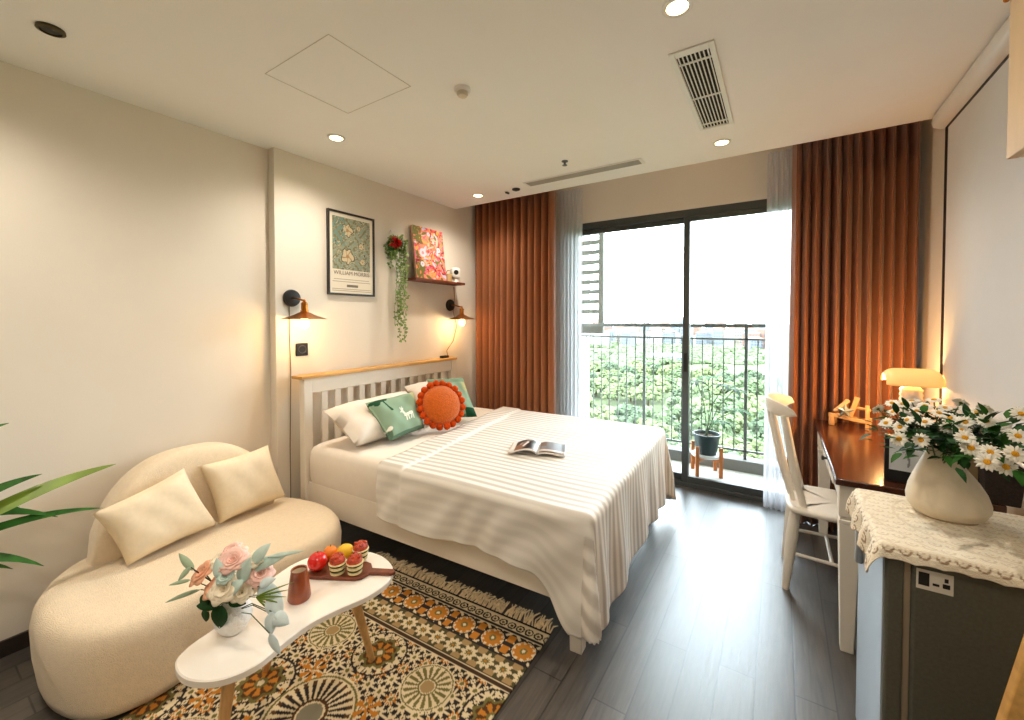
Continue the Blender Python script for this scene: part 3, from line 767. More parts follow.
# ================================================================== COFFEE TABLE
tp = [(1.312, .452), (1.40, .447), (1.478, .492), (1.512, .57), (1.497, .66), (1.487, .745), (1.505, .84), (1.532, .935), (1.528, 1.03), (1.47, 1.10), (1.36, 1.128), (1.25, 1.10), (1.165, 1.03), (1.125, .93), (1.14, .82), (1.195, .70), (1.25, .58), (1.272, .50)]
to = (1.33, .79, 0)
t = thing('coffee_table', 'low kidney shaped white table with splayed wooden legs', 'table', to)
loc(layered(catmull(tp, 6), [(.006, .428), (0, .430), (0, .447), (.004, .450)]), to).build('tabletop', mat('cream_laminate', (.93, .90, .86), .35, var=.02), t, ang=.6)
for a, b_ in (((1.42, .95, .428), (1.33, 1.11, .008)), ((1.24, .80, .428), (1.012, .845, .008)), ((1.38, .57, .428), (1.405, .50, .008))):
    loc(MB().tube([a, b_], [.019, .012], 14), to).build('leg', M['legwood'], t)
ZT = .4505
# cutting board with handle
bo = Vector((1.325, .965, ZT)); t = thing('serving_board', 'dark wooden serving board with a handle under the fruit', 'board', bo, R(29))
pl = [(-.105, -.055), (.085, -.055), (.108, -.045), (.125, -.016), (.21, -.014), (.222, 0), (.21, .014), (.125, .016), (.108, .045), (.085, .055), (-.105, .055), (-.112, .045), (-.112, -.045)]
MB().prism(pl, 0, .012).build('board', M['walnut'], t, bevel=.003)
ZB = ZT + .0125
def fruit(name, label, cat, p, r, m, sc=(1, 1, .92), stem=True, rot=0):
    t = thing(name, label, cat, p, rot)
    MB().ell((0, 0, r * sc[2]), (r * sc[0], r * sc[1], r * sc[2]), 24, 16).build('flesh', m, t)
    if stem: MB().tube([(0, 0, 2 * r * sc[2] - .002), (.002, .001, 2 * r * sc[2] + .006)], .002, 6).build('stem', M['stem'], t)
fruit('tomato', 'shiny red tomato on the board beside the brown jug', 'tomato', (1.262, .915, ZB), .036, M['tomato'])
fruit('orange', 'small orange fruit between the tomato and the lemon', 'orange', (1.238, .985, ZB), .028, M['orangefruit'])
fruit('lemon', 'bright yellow lemon behind the layered cakes', 'lemon', (1.286, 1.02, ZB), .03, M['lemon'], (1.15, 1, .95), False, .6)
def cake(p, label, s=1.0):
    t = thing('layer_cake', label, 'cake', p, group='small layered cakes on the board')
    for k, (z0, z1, m, nm) in enumerate(((0, .011, 'cake', 'sponge'), (.011, .019, 'cream', 'filling'), (.019, .031, 'cake', 'sponge'), (.031, .037, 'cream', 'filling'), (.037, .044, 'cake', 'sponge'))):
        r = (.026 + .0015 * k) * s * (1 if nm == 'sponge' else .97); z0 *= s; z1 *= s
        MB().lathe([(r - .003, z0), (r, z0 + .002), (r, z1 - .002), (r - .003, z1)], n=24).build(nm, M[m], t)
    rg = random.Random(int(p[0] * 1000)); mb = MB().ell((0, 0, .046 * s), (.029 * s, .029 * s, .02 * s), 14, 10, noise=.05, rng=rg)
    for i in range(16):
        a = rg.uniform(0, 2 * PI); q = rg.uniform(0, .02); mb.ell((q * math.cos(a), q * math.sin(a), .046 * s + .017 * s), (.008, .008, .006), 7, 5, noise=.15, rng=rg)
    mb.build('topping', M['jam'], t)
cake((1.343, .945, ZB), 'layered cake with red topping, the one closest to the brown jug')
cake((1.397, .982, ZB), 'layered cake with red topping, the one closest to the board handle')
cake((1.338, 1.052, ZB), 'layered cake with red topping, set behind the other two')
# brown jug
jo = Vector((1.345, .795, ZT)); t = thing('jug', 'brown glazed tapered jug with a pale inside', 'jug', jo); t.scale = (1, 1, 1.12)
MB().lathe([(.034, 0), (.037, .006), (.035, .03), (.029, .07), (.026, .088), (.0265, .093), (.0235, .092), (.023, .085)], n=32, cap=False).lathe([(.0005, 0), (.034, 0)], n=32, cap=False).build('body', M['terracotta'], t)
MB().lathe([(.0238, .0925), (.0225, .08), (.024, .05), (.0005, .049)], n=32, cap=False).build('inside_glaze', M['ceramic'], t)
# white textured vase
vo = Vector((1.318, .60, ZT)); t = thing('round_vase', 'small round white dimpled vase on the kidney table', 'vase', vo)
rg = random.Random(2); mb = MB(); NV = 36
mb.lathe([(.026, 0), (.038, .012), (.049, .032), (.052, .050), (.048, .070), (.036, .086), (.029, .094), (.030, .102), (.026, .102), (.025, .09)], n=NV, cap=False); mb.lathe([(.0005, .001), (.026, .001)], n=NV, cap=False)
mb.build('body', mat('dimpled_white', (.93, .93, .92), .45, var=.02, bump=.9, bscale=60), t)
fc = vo + Vector((0, 0, .15))
def off(r, u, d=0): return fc + _rt * r + Vector((0, 0, u)) - Vector((_fw.x, _fw.y, 0)) * d
def bloom(name, label, p, r, m, nrm, lay=4, seed=0, npet=6):
    """layered rounded petals around a core + stem into the vase"""
    t = thing(name, label, 'flower', p, group='flowers in the dimpled vase'); rg = random.Random(seed)
    z = Vector(nrm).normalized(); x = z.orthogonal().normalized(); y = z.cross(x); B = basis(x, y, z); mb = MB()
    for k in range(lay):
        op = .25 + 1.05 * k / max(1, lay - 1); rr = r * (.45 + .55 * k / max(1, lay - 1))
        for i in range(npet):
            a = 2 * PI * (i + .5 * k) / npet + rg.uniform(-.15, .15)
            dr = Vector((math.cos(a), math.sin(a), 0)); tn = Vector((-math.sin(a), math.cos(a), 0)); el = op
            def fn(u, v, dr=dr, tn=tn, el=el, rr=rr):
                w = math.sin(PI * (.12 + .80 * v)) ** .7 * rr * .62 * (2 * u - 1); ang = el * v ** .7
                L = rr * v
                return B @ (dr * (L * math.sin(ang) + .003) + Vector((0, 0, 1)) * (L * math.cos(ang) * .9 - r * .3) + tn * w - dr * (abs(2 * u - 1) ** 2) * rr * .12)
            mb.grid(fn, 5, 6)
    mb.build('petals', m, t, solid=.0012, ang=2)
    b0 = B @ Vector((0, 0, -r * .3)); e = vo + Vector((rg.uniform(-.012, .012), rg.uniform(-.012, .012), .06)) - p
    MB().tube([b0, b0 * .5 + e * .5 - z * .01, e], .002, 6).build('stem', M['stem'], t)
view = -Vector((_fw.x, _fw.y, -.4)).normalized()
for (nm, lb, rx, uz, dd, r, m, lay, npt) in (
    ('rose', 'blush pink ruffled bloom at the top of the table bouquet', .0, .075, .0, .048, 'pink', 5, 7),
    ('rose', 'peach bloom at the sofa side of the table bouquet', -.095, .035, .0, .045, 'peach', 4, 6),
    ('rose', 'peach bloom low in the middle of the table bouquet', -.035, .005, .03, .038, 'peach', 4, 6),
    ('rose', 'small peach bloom just above the big round leaf', -.045, -.03, .03, .030, 'peach', 3, 6),
    ('rose', 'pale pink bloom on the jug side of the table bouquet', .085, .03, .0, .042, 'pink', 4, 7),
    ('lily', 'ivory bloom facing out in the centre of the table bouquet', .005, .015, .05, .045, 'ivory', 3, 6),
    ('lily', 'ivory bloom upper edge of the table bouquet beside the peach one', -.055, .065, -.02, .035, 'ivory', 3, 6),
    ('lily', 'ivory bloom low on the jug side of the table bouquet', .05, -.005, .035, .032, 'ivory', 3, 6),
    ('lily', 'small ivory bloom between the two pink ones', .06, .07, -.01, .030, 'ivory', 3, 6),
    ('rose', 'small blush bloom at the back of the table bouquet', -.03, .085, -.04, .030, 'pink', 4, 6),
    ('hydrangea', 'greenish ball bloom under the top pink one', .0, .045, .035, .026, 'leafpale', 4, 7)):
    p = off(rx, uz, dd); bloom(nm, lb, p, r, M[m], (p - vo - Vector((0, 0, .06))).normalized() + view * .7, lay, int(rx * 1000) + 500, npt)
def spray(name, label, leaves, m, tw=True, cat='leaf spray', w=.03, grp='flowers in the dimpled vase', stemm='stem'):
    """leaves: (base r,u,d, tip r,u,d, width)"""
    root = vo + Vector((0, 0, .09)); t = thing(name, label, cat, root, group=grp); mb = MB(); st = MB()
    for (b0, b1, b2, e0, e1, e2, W) in leaves:
        a = off(b0, b1, b2) - root; e = off(e0, e1, e2) - root
        mb.leaf(a, e - a, view + Vector((0, 0, .5)), (e - a).length, W, bend=.15, n=8, fold=.15)
        st.tube([(0, 0, -.03), a * .5 + Vector((0, 0, .01)), a], .0015, 5)
    mb.build('leaves', m, t, solid=.001, ang=2); st.build('stems', M[stemm], t)
spray('leaf_spray', 'broad dark green leaves hanging over the dimpled vase', [(.0, -.035, .05, -.01, -.105, .06, .055), (-.05, -.01, .04, -.075, -.06, .04, .04), (.0, -.03, .05, -.085, -.035, .05, .035), (-.06, -.06, .03, -.07, -.105, .03, .03), (.02, -.02, .05, .07, -.03, .05, .03)], M['leafd'])
spray('leaf_spray', 'silvery pale leaves reaching up towards the jug', [(.05, .04, .0, .155, .085, -.02, .035), (.06, .06, .0, .10, .115, -.02, .04), (.045, .02, .03, .06, .09, .02, .045), (.02, .0, .05, .06, .04, .05, .04), (-.01, .04, .04, -.04, .09, .02, .03), (.1, .07, -.02, .20, .088, -.03, .014)], M['leafpale'])
spray('leaf_spray', 'pale bluish leaves trailing down over the table edge', [(.09, .0, .02, .175, -.005, .05, .045), (.14, -.01, .04, .19, -.055, .08, .05), (.16, -.04, .07, .165, -.10, .09, .035), (.165, -.09, .09, .20, -.15, .10, .022), (.10, .01, .03, .15, .04, .04, .03), (.165, -.05, .07, .215, -.07, .08, .04)], mat('pale_blue_leaf', (.82, .88, .89), .6, var=.1, vscale=30))
spray('leaf_spray', 'yellow green needle leaves beside the jug', [(.10, -.01, .05, .17 + .008 * i, .0 + .022 * (i - 3), .06, .005) for i in range(6)], M['leafy'])
spray('twig_spray', 'thin brown twigs with grey green leaves reaching towards the sofa', [(-.12, .04, 0, -.19, .085, -.02, .022), (-.13, .01, 0, -.21, -.005, .0, .012), (-.10, -.02, 0, -.23, -.06, .0, .014), (-.13, .05, 0, -.16, .02, .02, .02)], mat('grey_green_leaf', (.62, .70, .58), .6, var=.15), stemm='twig')
# ================================================================== HEADBOARD WALL
XW = .07
def sconce(y, label):
    t = thing('wall_lamp', label, 'lamp', (XW, y, 1.43), group='brass wall lamps over the bed')
    mx = Matrix.Rotation(R(90), 3, 'Y')
    MB().lathe([(.0005, 0), (.055, 0), (.056, .006), (.052, .02), (.03, .026), (.0005, .027)], (0, 0, .132), 32, mx, cap=False).build('wall_plate', M['black'], t)
    MB().tube([(.02, 0, .132), (.07, 0, .128), (.145, 0, .112), (.152, 0, .108)], .006, 10).ell((.15, 0, .112), .009).build('arm', M['brass'], t)
    MB().lathe([(.0005, .105), (.012, .105), (.014, .098), (.019, .095), (.019, .052), (.023, .05), (.023, .036), (.012, .034)], (.15, 0, 0), 24, cap=False).tube([(.135, 0, .088), (.175, 0, .088)], .004, 8).build('socket', M['brass'], t)
    MB().lathe([(.018, .042), (.035, .036), (.075, .016), (.132, -.002), (.133, -.004), (.128, -.002), (.072, .012), (.034, .031), (.016, .036)], (.15, 0, 0), 40, cap=False).build('lamp_shade', M['brass'], t)
    MB().lathe([(.010, .034), (.011, .015), (.018, .0), (.028, -.022), (.030, -.036), (.025, -.052), (.012, -.063), (.0005, -.066)], (.15, 0, 0), 20, cap=False).build('bulb', M['bulb'], t)
    ld = bpy.data.lights.new('bulb_light', 'POINT'); ld.energy = 1.8; ld.color = (1, .62, .28); ld.shadow_soft_size = .03
    lo = bpy.data.objects.new('bulb_light', ld); col.objects.link(lo); lo.parent = t; lo.location = (.15, 0, -.085)
sconce(1.49, 'lit brass cone wall lamp above the round black socket')
sconce(3.03, 'lit brass cone wall lamp under the little wall shelf')
tag(MB().tube([(XW + .004, 1.475, 1.51), (XW + .004, 1.475, 1.3), (XW + .004, 1.48, 1.10), (XW + .004, 1.47, .6), (XW + .004, 1.47, .03)], .003, 6).build('lamp_cord', mat('grey_cord', (.55, .5, .42), .6)), 'thin cord running down the wall from the lamp above the socket', 'cord')
t = thing('wall_socket', 'black square wall socket under the first brass lamp', 'socket', (XW, 1.555, 1.225))
MB().b2((0, -.042, -.042), (.01, .042, .042)).build('plate', M['black'], t, bevel=.006)
MB().lathe([(.028, .0105), (.026, .013), (.02, .008), (.0005, .008)], (0, 0, 0), 24, Matrix.Rotation(R(90), 3, 'Y'), cap=False).build('insert', M['dark'], t)
# framed print (plain leaf and blossom pattern)
po_ = (XW + .001, 1.94, 1.90); t = thing('framed_print', 'black framed botanical print with lettering below, on the headboard wall', 'picture', po_)
hw, hh, fw_ = .198, .300, .014
fr_ = MB()
fr_.b2((0, -hw, -hh), (.022, -hw + fw_, hh)).b2((0, hw - fw_, -hh), (.022, hw, hh)).b2((0, -hw + fw_, -hh), (.022, hw - fw_, -hh + fw_)).b2((0, -hw + fw_, hh - fw_), (.022, hw - fw_, hh))
fr_.build('frame', mat('dark_frame_wood', (.13, .10, .09), .4, var=.1), t, bevel=.002)
n1, n2 = 200, 280; C = []
cr = lambda c: np.array(lin(c))
rg = np.random.RandomState(9); fl = rg.rand(24, 3)
ys, zs = np.meshgrid(np.linspace(0, 1, n1), np.linspace(0, 1, n2)); cols_ = np.empty((n2, n1, 3)); cols_[:] = cr((.90, .86, .78))
art = (ys > .07) & (ys < .93) & (zs > .30) & (zs < .955)
A_, B_ = ys * .37, zs * .57
wv = np.sin(105 * A_ + 2.5 * np.sin(62 * B_)) + np.sin(95 * B_ + 2.2 * np.sin(75 * A_ + 1)) + .7 * np.sin(190 * A_ - 150 * B_ + np.sin(110 * B_))
cols_[art] = cr((.70, .68, .56)); cols_[art & (wv > .75)] = cr((.52, .58, .50)); cols_[art & (wv < -.8)] = cr((.46, .46, .34)); cols_[art & (np.abs(wv) < .22)] = cr((.17, .19, .16))
for k, (cx, cy, sz) in enumerate(((.40, .80, .11), (.40, .47, .13), (.72, .62, .06), (.2, .62, .05), (.75, .42, .06), (.66, .85, .05))):
    r = np.hypot((ys - cx) * .37, (zs - cy) * .57) / .37; th = np.arctan2(zs - cy, ys - cx); e = sz * (1 + .16 * np.cos(5 * th + k))
    cols_[art & (r < e * 1.12)] = cr((.18, .2, .16)); cols_[art & (r < e)] = cr((.80, .73, .58)); cols_[art & (r < e) & (np.cos(5 * th + k + 12 * r) > .86)] = cr((.6, .5, .36)); cols_[art & (r < e * .3)] = cr((.66, .5, .34))
sp = art & (ys < .35) & (zs > .6) & (wv > .2); cols_[sp] = cr((.44, .55, .50))
MB().grid(lambda u, v: (.012, -hw + fw_ + u * 2 * (hw - fw_), -hh + fw_ + v * 2 * (hh - fw_)), n1, n2).build('print', colmat('poster_ink', .5, spec=.4), t, cols=cols_.reshape(-1, 3), smooth=False)
ink = mat('poster_lettering', (.47, .43, .37), .6)
def text(body, size, loc_, parent, m, rot=(R(90), 0, R(90)), name='lettering', align='CENTER', ext=.0004, sx=1):
    c = bpy.data.curves.new(name, 'FONT'); c.body = body; c.size = size; c.align_x = align; c.extrude = ext
    tmp = bpy.data.objects.new(name, c); me = bpy.data.meshes.new_from_object(tmp); bpy.data.objects.remove(tmp); bpy.data.curves.remove(c)
    me.materials.clear(); me.materials.append(m); o = bpy.data.objects.new(name, me); col.objects.link(o); o.parent = parent; o.location = loc_; o.rotation_euler = rot; o.scale = (sx, 1, 1)
    return o
text('WILLIAM MORRIS', .040, (.0135, 0, -.152), t, ink, sx=.98)
for zz, w in ((-.185, .30), (-.202, .32), (-.255, .33), (-.268, .33)):
    MB().b2((.012, -w / 2, zz - .0022), (.0128, w / 2, zz + .0022)).build('small_print_line', mat('faint_print', (.64, .58, .49), .6), t, smooth=False)
MB().b2((.012, -.045, -.240), (.0129, .05, -.222)).build('stamp_block', ink, t, smooth=False)
# shelf + canvas + little camera
tag(MB().b2((XW, 2.46, 1.752), (.205, 3.10, 1.774)).build('wall_shelf', M['shelfwood'], bevel=.002), 'short red brown wooden wall shelf over the bed', 'shelf')
n1, n2 = 80, 100; ys, zs = np.meshgrid(np.linspace(0, 1, n1), np.linspace(0, 1, n2)); cols_ = np.empty((n2, n1, 3)); cols_[:] = cr((.93, .52, .38))
rg = np.random.RandomState(21)
pal = [cr(c) for c in ((.96, .60, .42), (.88, .30, .33), (.97, .76, .66), (.80, .22, .28), (.98, .68, .30), (.78, .80, .90), (.55, .16, .25), (.96, .55, .50), (.45, .46, .20), (.90, .42, .55))]
for k in range(420):
    cx, cy, a, b_, ro = rg.rand(), rg.rand(), rg.uniform(.010, .035), rg.uniform(.02, .09), rg.rand() * 3.1
    dx, dy = (ys - cx) * .8, zs - cy; q = np.hypot((dx * math.cos(ro) + dy * math.sin(ro)) / a, (-dx * math.sin(ro) + dy * math.cos(ro)) / b_)
    c = pal[rg.randint(len(pal))]
    if cx < .25 and (cy > .72 or cy < .3): c = pal[8]
    cols_[q < 1] = c
for (cx, cy, r_) in ((.26, .50, .085), (.8, .6, .05), (.22, .28, .05), (.5, .88, .04)):
    cols_[np.hypot((ys - cx) * .8, zs - cy) < r_] = cr((.84, .86, .93)); cols_[np.hypot((ys - cx) * .8, zs - cy) < r_ * .35] = cr((.9, .6, .6))
t = thing('canvas_painting', 'pink and orange abstract floral canvas leaning on the wall shelf', 'painting', (.155, 2.695, 1.7745))
tl_ = .055
cb = MB().add([(x - tl_ * z / .455, y, z) for x, y, z in [(-.012, -.185, .002), (-.012, .185, .002), (-.012, .185, .455), (-.012, -.185, .455), (.012, -.185, 0), (.012, .185, 0), (.012, .185, .455), (.012, -.185, .455)]], [(0, 1, 2, 3), (4, 7, 6, 5), (0, 4, 5, 1), (1, 5, 6, 2), (2, 6, 7, 3), (3, 7, 4, 0)])
cb.build('stretcher', mat('canvas_edge', (.80, .66, .56), .8, var=.3, vscale=30), t, bevel=.002)
MB().grid(lambda u, v: (.0125 - tl_ * v, -.185 + .37 * u, .001 + .454 * v), n1, n2).build('painted_face', colmat('oil_paint', .6, bump=.3, bscale=150), t, cols=cols_.reshape(-1, 3), smooth=False)
t = thing('security_camera', 'small white indoor camera with black lens on the wall shelf', 'camera', (.14, 3.03, 1.7745), R(-35)); t.scale = (1.35, 1.35, 1.35)
MB().lathe([(.028, 0), (.03, .004), (.026, .012), (.012, .016), (.011, .03)], n=24).build('stand', M['whiteplastic'], t)
MB().b2((-.028, -.034, .028), (.03, .034, .105)).build('body', M['whiteplastic'], t, bevel=.018, seg=4)
MB().lathe([(.0005, .034), (.014, .034), (.017, .031), (.017, .028)], (0, 0, .07), 20, Matrix.Rotation(R(90), 3, 'Y'), cap=False).build('lens', M['black'], t)
t = thing('tan_figurine', 'small tan box ornament between the canvas and the white camera', 'ornament', (.13, 2.93, 1.7745))
MB().b2((-.03, -.03, 0), (.03, .035, .075)).build('box', mat('tan_card', (.80, .66, .45), .7, var=.1), t, bevel=.006)
MB().tube([(0, -.02, .075), (0, 0, .105), (0, .03, .108)], .005, 8).build('loop', M['brass'], t)
t = thing('power_adapter', 'black power adapter lying on the headboard ledge', 'adapter', bw(.02, 1.42, 1.0665), R(2.7))
MB().b2((-.02, -.045, 0), (.02, .045, .022)).build('housing', M['black'], t, bevel=.004)
MB().b2((.0195, -.03, .006), (.0205, .03, .016)).build('rating_plate', M['dark'], t)
tag(MB().tube([(XW + .01, 3.08, 1.741), (XW + .012, 3.09, 1.62), (XW + .01, 3.07, 1.5), (XW + .02, 3.11, 1.36), (XW + .02, 3.06, 1.22), (XW + .015, 2.97, 1.13), bw(.02, 1.47, 1.082)], .0028, 6).build('camera_cord', mat('tan_cord', (.6, .48, .36), .6)), 'thin wavy cord hanging from the wall shelf to the black adapter', 'cord')
# trailing plant
ho = Vector((XW, 2.295, 2.14)); t = thing('hanging_plant', 'wall basket of trailing green vine with one red bloom', 'plant', ho)
MB().tube([(0, 0, -.02), (.02, 0, .0), (.03, 0, .01), (.032, 0, -.004)], .003, 8).tube([(.03, 0, .0), (.035, -.03, -.10)], .0015, 6).tube([(.03, 0, .0), (.035, .03, -.10)], .0015, 6).build('hook', M['whiteplastic'], t)
MB().lathe([(.035, -.17), (.05, -.16), (.062, -.12), (.066, -.10), (.06, -.10)], (.075, 0, 0), 20).build('basket', M['leafd'], t)
rg = random.Random(5); lf = MB(); vn = MB()
for i in range(30):
    a = rg.uniform(0, 2 * PI); p = Vector((.075, 0, -.10)); L = rg.choice([.14, .2, .32, .5, .68, .82]) if i > 9 else .08
    yo = rg.uniform(-.07, .07) + .05 * min(1, L / .4); path = [p, p + Vector((.035 * math.cos(a), yo * .6, .025 + rg.uniform(0, .02)))]
    ns = max(3, int(L / .035))
    for k in range(ns):
        q = path[-1]; path.append(Vector((max(.015, .075 + .05 * math.cos(a) + rg.uniform(-.012, .012)), yo * (1 - .25 * k / ns) + rg.uniform(-.012, .012), q.z - L / ns)))
    vn.tube(path, .0013, 4)
    for k in range(1, len(path)):
        for _ in range(2 if L > .4 else 4):
            dr = Vector((rg.uniform(-.3, 1), rg.uniform(-1, 1), rg.uniform(-.7, .5)))
            b0 = path[k] + Vector((0, 0, rg.uniform(-.015, .015))); lf.leaf(b0, dr, (1, 0, .3), rg.uniform(.016, .03), rg.uniform(.014, .022), n=3)
lf.v = [(max(.006, x), y, z) for x, y, z in lf.v]
lo = lf.build('vine_leaves', mat('ivy_green', (.46, .58, .28), .5, var=.45, vscale=30), t, ang=2); vn.build('vine_stems', M['stem'], t)
mb = MB(); rg = random.Random(3)
for i in range(70):
    d = Vector((rg.gauss(.5, .6), rg.gauss(0, .7), rg.gauss(.1, .7))).normalized(); mb.leaf(Vector((.125, -.045, -.115)) + d * .018, d, d.orthogonal(), .036, .030, n=3, bend=.4)
mb.build('red_bloom', mat('red_petal', (.80, .07, .06), .7, var=.25, vscale=50), t, ang=2)

# ================================================================== DESK
do = (2.945, 2.205, 0); DL, DW = 1.255, .49
t = thing('writing_desk', 'white desk with a glossy dark brown top beside the fridge', 'desk', do)
MB().b2((0, 0, .722), (DW, DL, .75)).build('desktop', M['desk'], t, bevel=.005)
ap = MB().b2((.03, .03, .60), (.05, DL - .03, .722)).b2((DW - .04, .03, .60), (DW - .02, DL - .03, .722)).b2((.05, .03, .60), (DW - .04, .05, .722)).b2((.05, DL - .05, .60), (DW - .04, DL - .03, .722))
ap.build('apron', M['white'], t, bevel=.003)
dw = MB().b2((.022, .36, .612), (.03, .90, .712)).build('drawer', M['white'], t, bevel=.003)
MB().lathe([(.006, 0), (.006, .012), (.013, .018), (.012, .026), (.0005, .028)], (.022, .63, .662), 16, Matrix.Rotation(R(-90), 3, 'Y')).build('knob', M['black'], dw)
for (x, y) in ((.052, .055), (.052, DL - .055), (DW - .05, .055), (DW - .05, DL - .055)):
    MB().b2((x - .037, y - .037, .585), (x + .037, y + .037, .722)).b2((x - .033, y - .033, .572), (x + .033, y + .033, .585)).b2((x - .037, y - .037, .555), (x + .037, y + .037, .572)).bar((x, y, .555), (x, y, 0), .070, .046).build('leg', M['white'], t, bevel=.003)
ZD = .7505
# banker lamp
t = thing('desk_lamp', 'lit desk lamp with a creamy half-round shade and ribbed white base', 'lamp', (3.325, 2.97, ZD), R(8))
pr = [(.062, 0), (.066, .006), (.06, .02)] + [(.042 + (.006 if k % 2 else 0), .03 + .013 * k) for k in range(22)] + [(.03, .32), (.012, .325)]
MB().lathe(pr, n=28).build('base', M['whiteceramic'], t, ang=2)
MB().tube([(.0, .0, .31), (.0, .0, .345), (.0, 0, .400)], .008, 10).build('arm', M['brass'], t)
def shade(u, v):
    a = -.12 + (PI + .0) * u; x = -.115 + .23 * v; e = 1 - abs(2 * v - 1) ** 6 * .35
    return (x, -.068 * math.cos(a) * e, .335 + .078 * math.sin(a) * e)
mb = MB().grid(shade, 20, 20); mb.build('lamp_shade', None or mat('opal_cream_glass', (.96, .85, .62), .3, var=.03, trans=.0, emit=(1, .70, .33), es=.35), t, solid=.004, ang=2)
MB().tube([(.118, 0, .345), (.15, 0, .345)], .004, 8).ell((.15, 0, .345), .008, 8, 6).build('finial', M['brass'], t)
MB().tube([(-.05, 0, .352), (.05, 0, .352)], .014, 12).build('bulb', M['bulb'], t)
ld = bpy.data.lights.new('bulb_light', 'POINT'); ld.energy = 9.0; ld.color = (1, .55, .2); ld.shadow_soft_size = .03
lo_ = bpy.data.objects.new('bulb_light', ld); col.objects.link(lo_); lo_.parent = t; lo_.location = (-.06, .085, .335)
# wooden bench ornament with a star
t = thing('wooden_ornament', 'little pale wooden sleigh ornament with a silver star on the desk', 'ornament', (3.115, 3.34, ZD), R(-14))
t.scale = (1.2, 1.2, 1.2); W_ = mat('pale_pine', (.74, .58, .40), .6, var=.15, vscale=30)
for i, (a, b_, w) in enumerate((((-.085, -.03, .055), (.09, -.03, .035), .018), ((.075, -.035, .0), (.075, -.035, .125), .016), ((-.06, -.02, .07), (-.005, .01, .135), .020), ((-.06, .03, .05), (.085, .03, .035), .014), ((.0, .01, .045), (.03, .01, .155), .022), ((.01, .02, .10), (.085, .0, .095), .013))):
    MB().bar(a, b_, w).build('bar', W_, t, bevel=.003)
for x, y in ((-.07, -.03), (-.07, .03), (.075, .03)): MB().b2((x - .012, y - .012, 0), (x + .012, y + .012, .052)).build('foot', W_, t, bevel=.004)
mb = MB(); st = []
for k in range(10): a = PI / 2 + PI * k / 5; r = .042 if k % 2 == 0 else .018; st.append((r * math.cos(a), r * math.sin(a)))
V = [(x - .012, -.048, z + .085) for x, z in st] + [(-.012, -.060, .085), (-.012, -.036, .085)]
mb.add(V, [(k, (k + 1) % 10, 10) for k in range(10)] + [((k + 1) % 10, k, 11) for k in range(10)]).build('star', mat('glitter_silver', (.55, .58, .56), .35, metal=.5, var=.4, vscale=200), t, ang=.3)
# standing photo block and boxes at the near end of the desk
t = thing('photo_block', 'black standing frame with a small white flower picture, behind the cream vase', 'picture frame', (3.19, 2.30, ZD), R(-8))
MB().b2((-.075, -.015, 0), (.075, .015, .19)).build('frame', M['black'], t, bevel=.003)
n1 = 40; xs_, zs_ = np.meshgrid(np.linspace(0, 1, n1), np.linspace(0, 1, n1)); c2 = np.empty((n1, n1, 3)); c2[:] = cr((.80, .82, .84))
c2[(np.abs(xs_ - .52 - .05 * np.sin(5 * zs_)) < .03) & (zs_ > .15) & (zs_ < .6)] = cr((.5, .5, .52)); c2[(np.hypot(xs_ - .52, zs_ - .68) < .16) & (np.cos(7 * np.arctan2(zs_ - .68, xs_ - .52)) > -.2)] = cr((.62, .62, .64))
MB().grid(lambda u, v: (-.06 + .105 * u, -.0156, .05 + .125 * v), n1, n1).build('picture', colmat('print_paper', .5), t, cols=c2.reshape(-1, 3), smooth=False)
t = thing('desk_organizer', 'black desk box with a tan front panel, partly behind the vase flowers', 'box', (3.345, 2.36, ZD), R(-8))
MB().b2((-.055, -.05, 0), (.055, .05, .008)).b2((-.055, -.05, .008), (-.05, .05, .17)).b2((.05, -.05, .008), (.055, .05, .17)).b2((-.05, .045, .008), (.05, .05, .17)).build('box', M['black'], t, bevel=.001)
MB().b2((-.05, -.05, .008), (.05, -.044, .15)).build('front_panel', mat('tan_card_panel', (.55, .47, .33), .7), t, bevel=.001)
t = thing('wicker_pot', 'dark brown woven square pot to the wall side of the vase', 'pot', (3.43, 2.25, ZD), R(-6))
wk = mat('dark_wicker', (.17, .12, .09), .7, var=.5, vscale=120, bump=.8, bscale=160)
MB().add([(-.042, -.042, 0), (.042, -.042, 0), (.042, .042, 0), (-.042, .042, 0), (-.052, -.052, .135), (.052, -.052, .135), (.052, .052, .135), (-.052, .052, .135), (-.044, -.044, .135), (.044, -.044, .135), (.044, .044, .135), (-.044, .044, .135), (-.04, -.04, .09), (.04, -.04, .09), (.04, .04, .09), (-.04, .04, .09)], [(3, 2, 1, 0)] + [(a + i, a + (i + 1) % 4, a + 4 + (i + 1) % 4, a + 4 + i) for a in (0, 4, 8) for i in range(4)] + [(12, 13, 14, 15)]).build('pot', wk, t, bevel=.004)
MB().b2((-.055, -.055, .122), (.055, -.05, .14)).b2((-.055, .05, .122), (.055, .055, .14)).b2((-.055, -.05, .122), (-.05, .05, .14)).b2((.05, -.05, .122), (.055, .05, .14)).build('rim', wk, t, bevel=.002)

